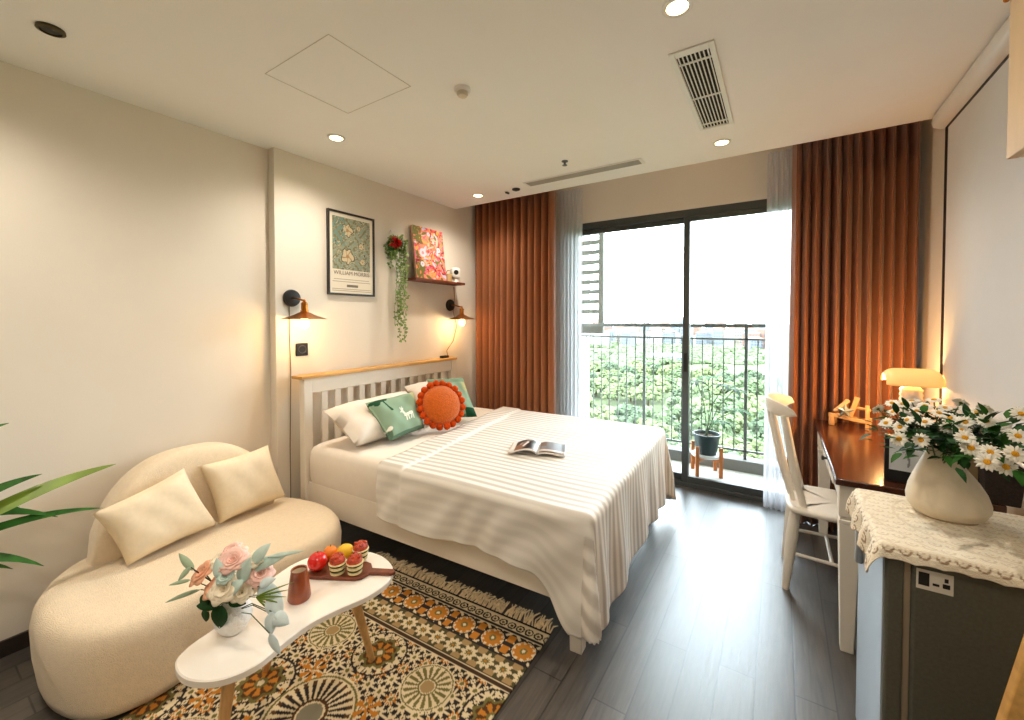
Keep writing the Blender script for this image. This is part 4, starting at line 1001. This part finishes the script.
# ================================================================== CHAIR
co = (2.965, 2.775, 0); t = thing('dining_chair', 'white wooden spindle-back chair pulled up to the desk', 'chair', co, R(0))
ch = M['white']
seat = catmull([(-.175, -.17), (-.19, 0), (-.175, .17), (-.12, .205), (.05, .215), (.19, .20), (.21, .16), (.215, 0), (.21, -.16), (.19, -.20), (.05, -.215), (-.12, -.205)][::-1], 5)
layered(seat, [(.02, .415), (.008, .418), (0, .428), (0, .440), (.006, .447), (.02, .450), (.06, .446)]).build('seat', ch, t, ang=1)
rgc = [(-.145, -.145), (-.145, .145), (.165, -.165), (.165, .165)]
for (x, y) in rgc:
    fx, fy = (x - .04, y * 1.16) if x < 0 else (x + .03, y * 1.12)
    MB().tube([(x, y, .42), (x + (fx - x) * .35, y + (fy - y) * .35, .28), (fx, fy, 0)], [.023, .028, .017], 12).build('leg', ch, t)
for sy in (-1, 1):
    MB().tube([(-.163, sy * .153, .19), (.18, sy * .177, .19)], .009, 10).build('side_stretcher', ch, t)
MB().tube([(.01, -.165, .19), (.01, .165, .19)], .009, 10).build('cross_stretcher', ch, t)
MB().tube([(.175, -.168, .30), (.175, .168, .30)], .009, 10).build('front_stretcher', ch, t)
def bx(y): return -.275 + 2.5 * y * y      # curve of the top rail
for y, r in ((-.16, .016), (-.082, .011), (0, .011), (.082, .011), (.16, .016)):
    a = Vector((-.165 + 2.2 * y * y, y * .95, .44)); e = Vector((bx(y * 1.06), y * 1.06, .915)); MB().tube([a, a.lerp(e, .4) + Vector((-.008, 0, 0)), e], [r, r * 1.15, r * .9], 10).build('spindle', ch, t)
def railfn(u, v):
    y = -.215 + .43 * u; a = 2 * PI * v; e = max(.15, 1 - abs(2 * u - 1) ** 4) ** .5
    return (bx(y) + .013 * math.cos(a) * e - .012 * math.sin(a), y, .945 + .046 * e * math.copysign(abs(math.sin(a)) ** .7, math.sin(a)))
mb = MB().grid(lambda a, b_: railfn(b_, a), 16, 24, closeu=True); mb.f += [tuple(range(16)), tuple(range(23 * 16, 24 * 16))[::-1]]
mb.build('top_rail', ch, t, ang=1.4)

# ================================================================== FRIDGE + LACE CLOTH
fo_ = (2.98, 1.43, 0); FW, FD, FH = .505, .415, .838
t = thing('mini_fridge', 'dark grey mini fridge with a silver door under the lace cloth', 'fridge', fo_)
MB().b2((.05, 0, .03), (FW, FD, FH)).build('body', M['fridge'], t, bevel=.008, seg=3)
MB().b2((.036, .008, .035), (.05, FD - .008, FH - .004)).build('gasket', M['gasket'], t, bevel=.002)
dr = MB().b2((0, 0, .035), (.036, FD, FH)).build('door', M['fridge'], t, bevel=.006, seg=3)
MB().b2((-.004, .012, .045), (.004, FD - .012, FH - .01)).build('door_skin', M['fridgedoor'], dr, bevel=.003, seg=3)
MB().b2((-.022, FD - .10, .62), (-.003, FD - .075, .74)).build('handle', M['fridgedoor'], dr, bevel=.006)
for x in (.07, FW - .05):
    for y in (.05, FD - .05): MB().lathe([(.018, 0), (.018, .032)], (x, y, 0), 14).build('foot', M['black'], t)
lb = MB().b2((.058, -.0012, .742), (.125, .0002, .792)).build('energy_label', mat('white_label', (.86, .84, .80), .5), t, smooth=False)
MB().b2((.062, -.0018, .752), (.082, -.0012, .785)).b2((.106, -.0018, .756), (.119, -.0012, .767)).b2((.109, -.0018, .771), (.116, -.0012, .781)).b2((.088, -.0018, .757), (.100, -.0012, .763)).build('label_marks', M['black'], lb, smooth=False)
# lace cloth
def lace():
    X0, X1, Y0, Y1, Z = -.006, FW - .01, -.006, FD - .015, FH + .004
    OX, OY = .100, .040; na, nb = 190, 190
    V, C = [], []
    c1, c2_, c3 = cr((.92, .88, .80)), cr((.74, .66, .54)), cr((.60, .51, .40))
    for i in range(na):
        for j in range(nb):
            a = X0 - OX + (X1 - X0 + OX) * i / (na - 1); b_ = Y0 - OY + (Y1 - Y0 + OY) * j / (nb - 1)
            dx = max(0, X0 - a); dy = max(0, Y0 - b_); d = math.hypot(dx, dy); px, py = max(a, X0), max(b_, Y0); z = Z + .0012 * math.sin(40 * a) * math.sin(33 * b_)
            if d > 0:
                ux, uy = dx / d, dy / d; sc = 1
                if d > .12: d = .12
                ed = d / (OX if ux > .7 else OY)
                scal = .010 * abs(math.sin(py * 60)) * ux ** 2 + .008 * abs(math.sin(px * 62)) * uy ** 2
                L = min(d, OX * ux * ux + OY * uy * uy); r0 = .012
                if L < r0 * PI / 2: o_ = r0 * math.sin(L / r0); dz = r0 * (1 - math.cos(L / r0))
                else:
                    hang = L - r0 * PI / 2; rp_ = .010 * math.sin(py * 48 + 1) * ux ** 2 * min(1, hang / .05) + .004 * math.sin(px * 30) * uy ** 2 * min(1, hang / .04)
                    o_ = r0 + .010 * hang / .1 + rp_ + .02 * (2 * ux * uy) * hang / .1 + .004; dz = r0 + hang - scal * min(1, hang / .04)
                px -= ux * o_; py -= uy * o_; z -= dz
            V.append((px, py, z))
            # lace figure: rows of crescents and eyelets in the weave
            g = .034; ka = a / g + (.5 if int(math.floor(b_ / g)) % 2 else 0); fa, fb = ka - math.floor(ka) - .5, b_ / g - math.floor(b_ / g) - .5
            r = math.hypot(fa, fb); c = c1
            onedge = dx > .02 or dy > .012
            if .27 < r < .40 and fb < .08: c = c2_ if not onedge else c3
            if r < .09: c = c2_
            big = math.hypot((a - .26) , (b_ - .23))
            if not onedge and abs(math.sin(big * 46)) < .16: c = c2_ * .6 + c1 * .4
            if not onedge: c = c * .55 + c1 * .45
            C.append(c)
    F = [(i * nb + j, (i + 1) * nb + j, (i + 1) * nb + j + 1, i * nb + j + 1) for i in range(na - 1) for j in range(nb - 1)]
    o = MB().add(V, F).build('lace_cloth', colmat('lace_cotton', .9, bump=.5, bscale=260), cols=np.array(C), solid=.002, offs=0, ang=2.5)
    o.location = fo_; tag(o, 'cream lace cloth with scalloped edge draped over the fridge', 'lace cloth')
lace()
# teardrop vase
ZV = FH + .0075; vo2 = Vector((3.160, 1.715, ZV)); t = thing('teardrop_vase', 'wide cream ceramic vase with a slanted pointed mouth on the lace', 'vase', vo2, R(14))
prof = [(.086, 0), (.100, .007), (.116, .028), (.117, .046), (.108, .075), (.091, .105), (.070, .135), (.051, .160), (.038, .182)]
V, F = [], []; N = 40
def vring(r, h, wall=0):
    out = []
    for k in range(N):
        a = 2 * PI * k / N; ca, sa = math.cos(a), math.sin(a)
        up_ = (h / .182); tilt = 1 - .10 * up_ * (.5 + .5 * ca) + .12 * up_ ** 3 * max(0, -ca) ** 3
        out.append((r * ca * (1 + .02 * ca) - .018 * up_ ** 1.6, r * sa * .86, h * tilt))
    return [(x * .79, y * .79, z * 1.06) for x, y, z in out]
for r, h in prof: V += vring(r, h)
for r, h in prof[::-1][:5]: V += vring(r - .006, h - .001)
m_ = len(V) // N
for j in range(m_ - 1):
    for k in range(N): F.append((j * N + k, j * N + (k + 1) % N, (j + 1) * N + (k + 1) % N, (j + 1) * N + k))
F.append(tuple(range(N))[::-1]); F.append(tuple(range((m_ - 1) * N, m_ * N)))
MB().add(V, F).build('body', M['ceramic'], t, ang=1.2)
MB().lathe([(.060, -.004), (.064, -.002), (.064, .003), (.058, .003)], n=40).build('foot_ring', mat('raw_clay', (.66, .58, .48), .8, var=.1), t)
mouth = vo2 + Vector((-.02, 0, .165))
# daisies
dpos = [(878, 409, 1.80), (892, 403, 1.86), (903, 404, 1.84), (886, 423, 1.74), (907, 420, 1.72), (900, 427, 1.66), (925, 422, 1.70), (899, 439, 1.62), (921, 440, 1.58), (925, 406, 1.82), (934, 400, 1.88), (945, 408, 1.84), (917, 411, 1.76), (939, 413, 1.74), (961, 403, 1.86), (967, 411, 1.80), (965, 422, 1.64), (962, 431, 1.58), (965, 438, 1.52), (971, 448, 1.48), (985, 409, 1.80), (986, 421, 1.62), (993, 429, 1.70), (990, 452, 1.46), (987, 462, 1.43), (1015, 454, 1.46), (1006, 467, 1.50), (1021, 414, 1.62), (1018, 436, 1.56), (893, 412, 1.78), (950, 418, 1.72), (977, 413, 1.76), (912, 401, 1.88), (1004, 424, 1.78), (949, 428, 1.66)]
def make_daisy(seed):
    rg = random.Random(seed); t = thing('daisy', 'white daisy with a yellow centre in the cream teardrop vase', 'daisy', (0, 0, 0), group='white daisies in the teardrop vase')
    mb = MB(); npet = 15
    for i in range(npet):
        a = 2 * PI * i / npet + rg.uniform(-.08, .08); d = Vector((math.cos(a), math.sin(a), rg.uniform(.05, .3)))
        mb.leaf(Vector((.004 * math.cos(a), .004 * math.sin(a), 0)), d, (0, 0, 1), rg.uniform(.019, .023), .0085, bend=.25, n=4, fold=.1, peak=.62)
    mb.build('petals', M['petal'], t, ang=2, solid=.0006)
    MB().lathe([(.0075, -.001), (.0078, .002), (.006, .0045), (.0005, .0055)], n=14, cap=False).build('flower_centre', M['yolk'], t)
    MB().lathe([(.0005, -.004), (.005, -.002), (.006, .0)], n=10, cap=False).build('calyx', M['stem'], t)
    return t
protos = [make_daisy(s) for s in range(3)]
rg = random.Random(8); fol = MB(); first = [True] * 3
heads = []
for i, (u, v, y) in enumerate(dpos):
    p = at(u, v, 'y', y); k = i % 3
    if first[k]: o = protos[k]; first[k] = False
    else: o = dup(protos[k])
    o.location = p
    outw = (p - mouth - Vector((0, 0, .02))); outw.normalize(); tow = (Vector((2.74, 0, 1.42)) - p).normalized()
    nd = (outw * .8 + tow * (.9 if i not in (0, 14, 20) else -.5) + Vector((rg.uniform(-.3, .3), rg.uniform(-.3, .3), .45))).normalized()
    o.rotation_mode = 'QUATERNION'; o.rotation_quaternion = nd.to_track_quat('Z', 'Y'); s_ = rg.uniform(.78, .92); o.scale = (s_, s_, s_)
    heads.append((p, nd))
ft = thing('daisy_foliage', 'dense green stems and leaves filling the cream teardrop vase', 'foliage', mouth)
ft['kind'] = 'stuff'
st = MB(); lf = MB(); lf2 = MB()
for p, nd in heads:
    a = Vector((0, 0, -.03)); e = p - mouth - nd * .004; mid = e * .5 + Vector((0, 0, .03)); st.tube([a, mid, e - nd * .03, e], .0018, 5)
    for q in range(7):
        t_ = rg.uniform(.35, .92); b0 = a.lerp(e, t_) + Vector((0, 0, .03 * math.sin(PI * t_))); d = Vector((rg.uniform(-1, 1), rg.uniform(-1, 1), rg.uniform(-.3, .7)))
        (lf if rg.random() < .6 else lf2).leaf(b0, d, (0, 0, 1), rg.uniform(.035, .065), rg.uniform(.014, .026), bend=.3, n=4)
for i in range(330):
    d = Vector((rg.gauss(.25, .75), rg.gauss(.1, .6), abs(rg.gauss(.4, .3)) + .05)); d.normalize(); b0 = Vector((d.x * 1.15, d.y * 1.1, d.z * .72)) * rg.uniform(.05, .21) + Vector((.05, -.05, .02))
    if b0.x + mouth.x > 3.42: continue
    (lf if rg.random() < .6 else lf2).leaf(b0, d + Vector((rg.uniform(-.6, .6), rg.uniform(-.6, .6), rg.uniform(-.5, .3))), (0, 0, 1), rg.uniform(.03, .055), rg.uniform(.014, .024), bend=.4, n=4)
def clampx(m):
    m.v = [(min(x, 3.44 - mouth.x), y, z) for x, y, z in m.v]; return m
st.build('stems', M['stem'], ft); clampx(lf).build('dark_leaves', M['leafd'], ft, ang=2); clampx(lf2).build('light_leaves', M['leaf'], ft, ang=2)
# ================================================================== WOODEN STOOL (corner of the frame) + PLANT
t = thing('wooden_easel', 'tilted honey wood board frame leaning in the corner by the fridge', 'wooden frame', (3.10, 1.20, 0))
A0, A1 = Vector((-.085, 0, 0)), Vector((.072, .0, .86)); dd_ = Vector((.36, .0, 0))
MB().bar(A0, A1, (.032, .026)).build('side_bar', M['ledge'], t, bevel=.004)
MB().bar(A0 + Vector((.27, 0, 0)), A1 + Vector((.22, 0, 0)), (.032, .026)).build('side_bar', M['ledge'], t, bevel=.004)
MB().bar(A1 + Vector((-.01, 0, -.02)), A1 + Vector((.23, 0, -.02)), (.026, .032)).build('top_bar', M['ledge'], t, bevel=.004)
MB().add([tuple(A0 + Vector((.03, .004, .02))), tuple(A0 + Vector((.25, .004, .02))), tuple(A1 + Vector((.205, .004, -.03))), tuple(A1 + Vector((.012, .004, -.03)))], [(0, 1, 2, 3)]).build('panel', mat('tan_board', (.66, .5, .28), .7, var=.1), t, solid=.008)
# leafy plant just outside the frame
pp = Vector((.30, .02, 0)); t = thing('leafy_plant', 'tall potted plant with long arching green leaves beside the sofa', 'plant', pp)
MB().lathe([(.09, 0), (.115, .01), (.14, .25), (.146, .27), (.135, .27), (.13, .235), (.0005, .235)], n=28, cap=False).build('pot', M['ceramic'], t)
MB().tube([(0, 0, .22), (.01, .015, .5), (0, .03, .8), (.005, .04, .92)], [.016, .014, .012, .008], 10).build('trunk', M['twig'], t)
lf = MB(); lf2 = MB()
spec = [((116, 464), 'y', .53, .62, .050, .10, 1), ((42, 474), 'y', .33, .68, .038, .0, 0), ((58, 517), 'y', .38, .70, .035, .35, 0), ((103, 508), 'y', .50, .60, .030, .25, 0), ((44, 566), 'y', .36, .55, .038, .45, 0), ((9, 423), 'y', .28, .86, .03, .1, 0), ((13, 569), 'y', .30, .50, .035, .4, 0), ((20, 507), 'y', .32, .64, .04, .15, 0), ((6, 487), 'y', .28, .72, .05, .1, 0)]
for (px, ax, val, zb, w, bend, yl) in spec:
    tip = at(*px, 'x', .30 if px[0] > 30 else .27) - pp; b0 = Vector((.003, .03, zb)); ctrl = b0.lerp(tip, .5) + Vector((0, 0, .06 + bend * .12)); V = []; n = 14
    sdv = (tip - b0).cross(Vector((0, 0, 1))).normalized(); F = []
    for k in range(n + 1):
        q = k / n; p = b0 * (1 - q) ** 2 + ctrl * 2 * q * (1 - q) + tip * q * q; ww = w / 2 * math.sin(PI * min(1, q ** .8 * .97 + .03)) ** .75 + .001
        tl2 = Vector((.35 * w * math.sin(q * 5), 0, 0))
        upv = (tip - b0).cross(Vector((2.74, 0, 1.42)) - (pp + tip)).normalized(); V += [p - upv * ww * .75 - sdv * ww * .5, p + sdv * ww * .05, p + upv * ww * .75 + sdv * ww * .5]
    for k in range(n): a = 3 * k; F += [(a, a + 1, a + 4, a + 3), (a + 1, a + 2, a + 5, a + 4)]
    (lf2 if yl else lf).add(V, F)
for i in range(14):
    a = rg.uniform(PI * .95, PI * 2.05); d = Vector((.8 * math.cos(a), math.sin(a), rg.uniform(.1, .9))); d.x = max(d.x, -.4); lf.leaf((.003, .035, rg.uniform(.55, .92)), d, (0, 0, 1), rg.uniform(.28, .42), .04, bend=.5, n=8)
lf.v = [(max(x, -.275), y, z) for x, y, z in lf.v]
lf.build('leaves', M['leaf'], t, ang=2); lf2.build('variegated_leaf', M['leafy'], t, ang=2)
# ================================================================== BALCONY
struct(MB().b2((-.15, YW + .05, -.2), (XR + .15, 4.80, -.02)).build('floor_balcony', M['tile'], smooth=False))
struct(MB().b2((-.15, YW + .2, 2.62), (XR + .15, 4.80, 2.80)).build('ceiling_balcony', M['ceil'], smooth=False))
struct(MB().b2((-.15, 4.46, -.02), (XR + .15, 4.62, .085)).build('trim_balcony', M['concrete'], smooth=False))
struct(MB().b2((XR - .02, YW + .2, -.02), (XR + .15, 4.80, 2.62)).build('wall_balcony', M['wall'], smooth=False))
rl = thing('balcony_railing', 'thin grey metal balcony railing with upright bars', 'railing', (0, 4.53, .085))
for z, h in ((1.365 - .085, .035), (1.235 - .085, .018), (.165 - .085, .018)):
    MB().b2((.05, -.014 if h < .03 else -.022, z - h / 2), (XR - .02, .014 if h < .03 else .022, z + h / 2)).build('rail', M['rail'], rl, bevel=.003)
px0, dp = 1.515, .0958
for k in range(-15, 21):
    x = px0 + dp * k
    if x < .1 or x > XR - .05: continue
    if k % 10 == 0: MB().b2((x - .014, -.014, 0), (x + .014, .014, 1.265)).build('post', M['rail'], rl, bevel=.003)
    else: MB().b2((x - .005, -.005, .085), (x + .005, .005, 1.142)).build('bar', M['rail'], rl, smooth=False)
lv = thing('louvre_screen', 'pale louvred screen above the balcony railing beside the sheer curtain', 'louvre', (.66, 4.60, 1.35))
f = MB(); f.b2((-.36, -.03, 0), (-.31, .03, 1.22)).b2((.315, -.03, 0), (.37, .03, 1.22)).b2((-.36, -.03, -.085), (.37, .03, -.001)).b2((-.36, -.03, 1.221), (.37, .03, 1.28))
f.build('frame', M['louvre'], lv, bevel=.003)
for k in range(9):
    MB().box((0, 0, .17 + k * .115), (.63, .06, .026), Matrix.Rotation(R(-22), 3, 'X')).build('slat', M['louvre'], lv, bevel=.002)
# plant stand with pot
so_ = (2.175, 4.24, -.02); t = thing('plant_stand', 'round wooden plant stand on the balcony tiles', 'plant stand', so_, R(20))
MB().lathe([(.0005, .168), (.128, .168), (.132, .175), (.132, .186), (.126, .19), (.0005, .19)], n=32, cap=False).build('tray', M['whiteceramic'], t)
for k in range(4):
    a = PI / 4 + k * PI / 2; MB().bar((.142 * math.cos(a), .142 * math.sin(a), .0), (.142 * math.cos(a), .142 * math.sin(a), .275), .030).build('leg', M['orangewood'], t, bevel=.003)
MB().bar((-.142 * .707, -.142 * .707, .15), (.142 * .707, .142 * .707, .15), .024).bar((-.142 * .707, .142 * .707, .15), (.142 * .707, -.142 * .707, .15), .024).build('brace', M['orangewood'], t)
po2 = Vector((2.175, 4.24, .1705)); t = thing('potted_plant', 'leafy plant with fan shaped leaves in a dark teal balcony pot', 'plant', po2)
MB().lathe([(.082, 0), (.088, .004), (.112, .165), (.122, .168), (.122, .188), (.112, .188), (.106, .16), (.0005, .158)], n=28, cap=False).build('pot', M['potgreen'], t)
MB().lathe([(.0005, .159), (.107, .16)], n=20, cap=False).build('soil', mat('soil', (.26, .2, .14), .95, var=.4, vscale=80), t)
rg = random.Random(12); st = MB()
for i, (rx, ry, uz) in enumerate(((-.09, .02, .50), (.0, .03, .55), (.14, .0, .49), (.26, .02, .27), (.22, .05, .45), (.12, -.05, .16))):
    c = Vector((rx, ry, .16 + uz)); b0 = Vector((rg.uniform(-.03, .03), rg.uniform(-.03, .03), .16)); st.tube([b0, b0.lerp(c, .5) + Vector((-.02 * (1 if rx > 0 else -1), 0, .05)), c], .004, 6)
    mb = MB(); out = Vector((rx * 1.6, -.05, .25)).normalized(); nl = 8
    for q in range(nl):
        a = 2 * PI * q / nl + .2; x = Vector((math.cos(a), math.sin(a) * .9, .1)); mb.leaf(c, x + out * .2, (0, 0, 1), rg.uniform(.11, .15), .040, bend=.5, n=5)
    mb.build('fan_leaf', M['leaf'] if i % 2 else M['leafd'], t, ang=2)
st.build('stems', M['stem'], t)

# ================================================================== VIEW: ground, trees, town
GZ = -28.0
gmat_ = mat('meadow', (.37, .41, .27), .95, var=.35, vscale=.03)
g_ = MB().grid(lambda u, v: (-900 + 1400 * u, 12 + 1500 * v ** 1.6, GZ + 2.2 * math.sin(u * 31) * math.sin(v * 23) * min(1, v * 6)), 60, 60).build('ground', gmat_); struct(g_)
rg = random.Random(31)
def crown(seed, r=4.0):
    q = random.Random(seed); mb = MB()
    for i in range(95):
        d = Vector((q.gauss(0, 1), q.gauss(0, 1), abs(q.gauss(.4, .8)))).normalized(); mb.ell(d * r * q.uniform(.35, .95) + Vector((0, 0, 3.6)), r * q.uniform(.09, .20), 7, 5, noise=.40, rng=q)
    return mb
fmats = [mat('foliage_mid', (.30, .355, .24), .9, var=.5, vscale=.9), mat('foliage_light', (.37, .415, .27), .9, var=.45, vscale=.9), mat('foliage_deep', (.255, .31, .225), .9, var=.5, vscale=.9)]
protos_t = []
for k in range(6):
    t = thing('tree', 'one of the round green trees in the park below the balcony', 'tree', (0, 0, GZ), group='trees in the park below the balcony')
    crown(k + 3).build('crown', fmats[k % 3], t, smooth=False)
    MB().tube([(0, 0, 0), (.1, 0, 2), (0, .1, 4)], [.28, .22, .15], 7).build('trunk', M['twig'], t); protos_t.append(t)
spots = []
while len(spots) < 230:
    y = 62 + 170 * rg.random() ** 1.3; x = 2.74 + y * rg.uniform(-.60, .16)
    if math.sin(x * .07 + 1) * math.sin(y * .09) > .45 and y > 95: continue
    if all((x - a) ** 2 + (y - b_) ** 2 > (3.4 + y * .006) ** 2 for a, b_ in spots): spots.append((x, y))
for i, (x, y) in enumerate(sorted(spots, key=lambda s_: s_[1])):
    o = protos_t[i] if i < 6 else dup(protos_t[rg.randrange(6)])
    s_ = rg.uniform(.7, 1.35); o.location = (x, y, GZ - .3); o.scale = (s_, s_, s_ * rg.uniform(.8, 1.1)); o.rotation_euler = (0, 0, rg.uniform(0, 6.28))
far = MB()
for i in range(4200):
    y = 225 + 240 * rg.random() ** 1.1; x = 2.74 + y * rg.uniform(-.72, .28)
    if math.sin(x * .022 + 2) * math.sin(y * .03) > .5: continue
    r = rg.uniform(1.6, 3.6); far.ell((x, y, GZ + r * .55), (r, r, r * rg.uniform(.6, 1.1)), 6, 4, noise=.38, rng=rg)
fo2 = far.build('distant_trees', fmats[0], smooth=False); tag(fo2, 'belt of distant trees between the park and the town', 'trees', kind='stuff')
bm_ = [mat('town_white', (.55, .55, .55), .8, var=.04, vscale=.2), mat('town_cream', (.48, .44, .40), .8, var=.05, vscale=.2), mat('town_brick', (.46, .33, .28), .8, var=.1, vscale=.2), mat('town_grey', (.38, .40, .43), .8, var=.05, vscale=.2)]
roofm = mat('town_tile_roof', (.44, .28, .22), .8, var=.12, vscale=.3); winm = mat('town_window', (.25, .28, .31), .3, var=.1)
def house(k):
    t = thing('town_house', 'one of the small town houses on the hazy skyline', 'building', (0, 0, GZ), group='houses of the distant town'); rq = random.Random(k)
    w, d, h = rq.uniform(9, 16), rq.uniform(9, 14), rq.uniform(12, 24)
    MB().b2((-w / 2, -d / 2, 0), (w / 2, d / 2, h)).build('walls', bm_[k % 4], t, smooth=False)
    rf = MB().add([(-w / 2 - .5, -d / 2 - .5, h), (w / 2 + .5, -d / 2 - .5, h), (w / 2 + .5, d / 2 + .5, h), (-w / 2 - .5, d / 2 + .5, h), (-w * .3, 0, h + 2.6), (w * .3, 0, h + 2.6)], [(3, 2, 1, 0), (0, 1, 5, 4), (2, 3, 4, 5), (1, 2, 5), (3, 0, 4)]) if k % 2 else MB().b2((-w / 2 - .3, -d / 2 - .3, h), (w / 2 + .3, d / 2 + .3, h + .9))
    rf.build('roof', roofm if k % 2 else bm_[(k + 1) % 4], t, smooth=False)
    wi = MB()
    for zz in np.arange(2.0, h - 2, 3.3):
        for xx in np.arange(-w / 2 + 1.2, w / 2 - 1.6, 2.6): wi.b2((xx, -d / 2 - .12, zz), (xx + 1.3, -d / 2 + .05, zz + 1.6))
    wi.build('windows', winm, t, smooth=False)
    return t
hp = [house(k) for k in range(8)]
hs = []
while len(hs) < 150:
    y = rg.uniform(420, 900); x = 2.74 + y * rg.uniform(-.60, .16)
    if all((x - a) ** 2 + (y - b_) ** 2 > 17 ** 2 for a, b_ in hs): hs.append((x, y))
for i, (x, y) in enumerate(hs):
    o = hp[i] if i < 8 else dup(hp[rg.randrange(8)]); o.location = (x, y, GZ); s_ = rg.uniform(.6, 1.0) * (1 if rg.random() < .85 else 1.5); o.scale = (1, 1, s_ * (.62 + y / 900 * .95)); o.rotation_euler = (0, 0, rg.uniform(-.3, .3))
c = at(668, 361, 'y', 300.0)
t = thing('warehouse', 'long low warehouse with a white roof among the trees', 'building', (c.x, 300, GZ + .5), R(4))
MB().b2((-11, -7, 0), (11, 7, 4.0)).build('walls', bm_[3], t, smooth=False)
MB().add([(-11.5, -7.5, 4), (11.5, -7.5, 4), (11.5, 7.5, 4), (-11.5, 7.5, 4), (-11.5, 0, 6), (11.5, 0, 6)], [(3, 2, 1, 0), (0, 1, 5, 4), (2, 3, 4, 5), (1, 2, 5), (3, 0, 4)]).build('roof', bm_[0], t, smooth=False)
# neighbouring tower seen through the louvres
t = thing('apartment_tower', 'pale apartment tower block partly seen behind the louvred screen', 'building', (-15.4, 34, GZ))
MB().b2((-7, 0, 0), (3.2, 2.5, 70)).build('walls', bm_[0], t, smooth=False)
for fz in range(12, 21):
    z = fz * 3.1
    for xx in (-.6, 1.5): 
        w_ = MB().b2((xx, -.08, z), (xx + 1.2, .1, z + 1.7)).build('window', winm, t, smooth=False)
    MB().b2((-6.8, -.9, z - .55), (-1.0, 0, z - .35)).b2((-6.8, -.9, z - .35), (-1.0, -.8, z + .55)).build('balcony', bm_[3], t, smooth=False)
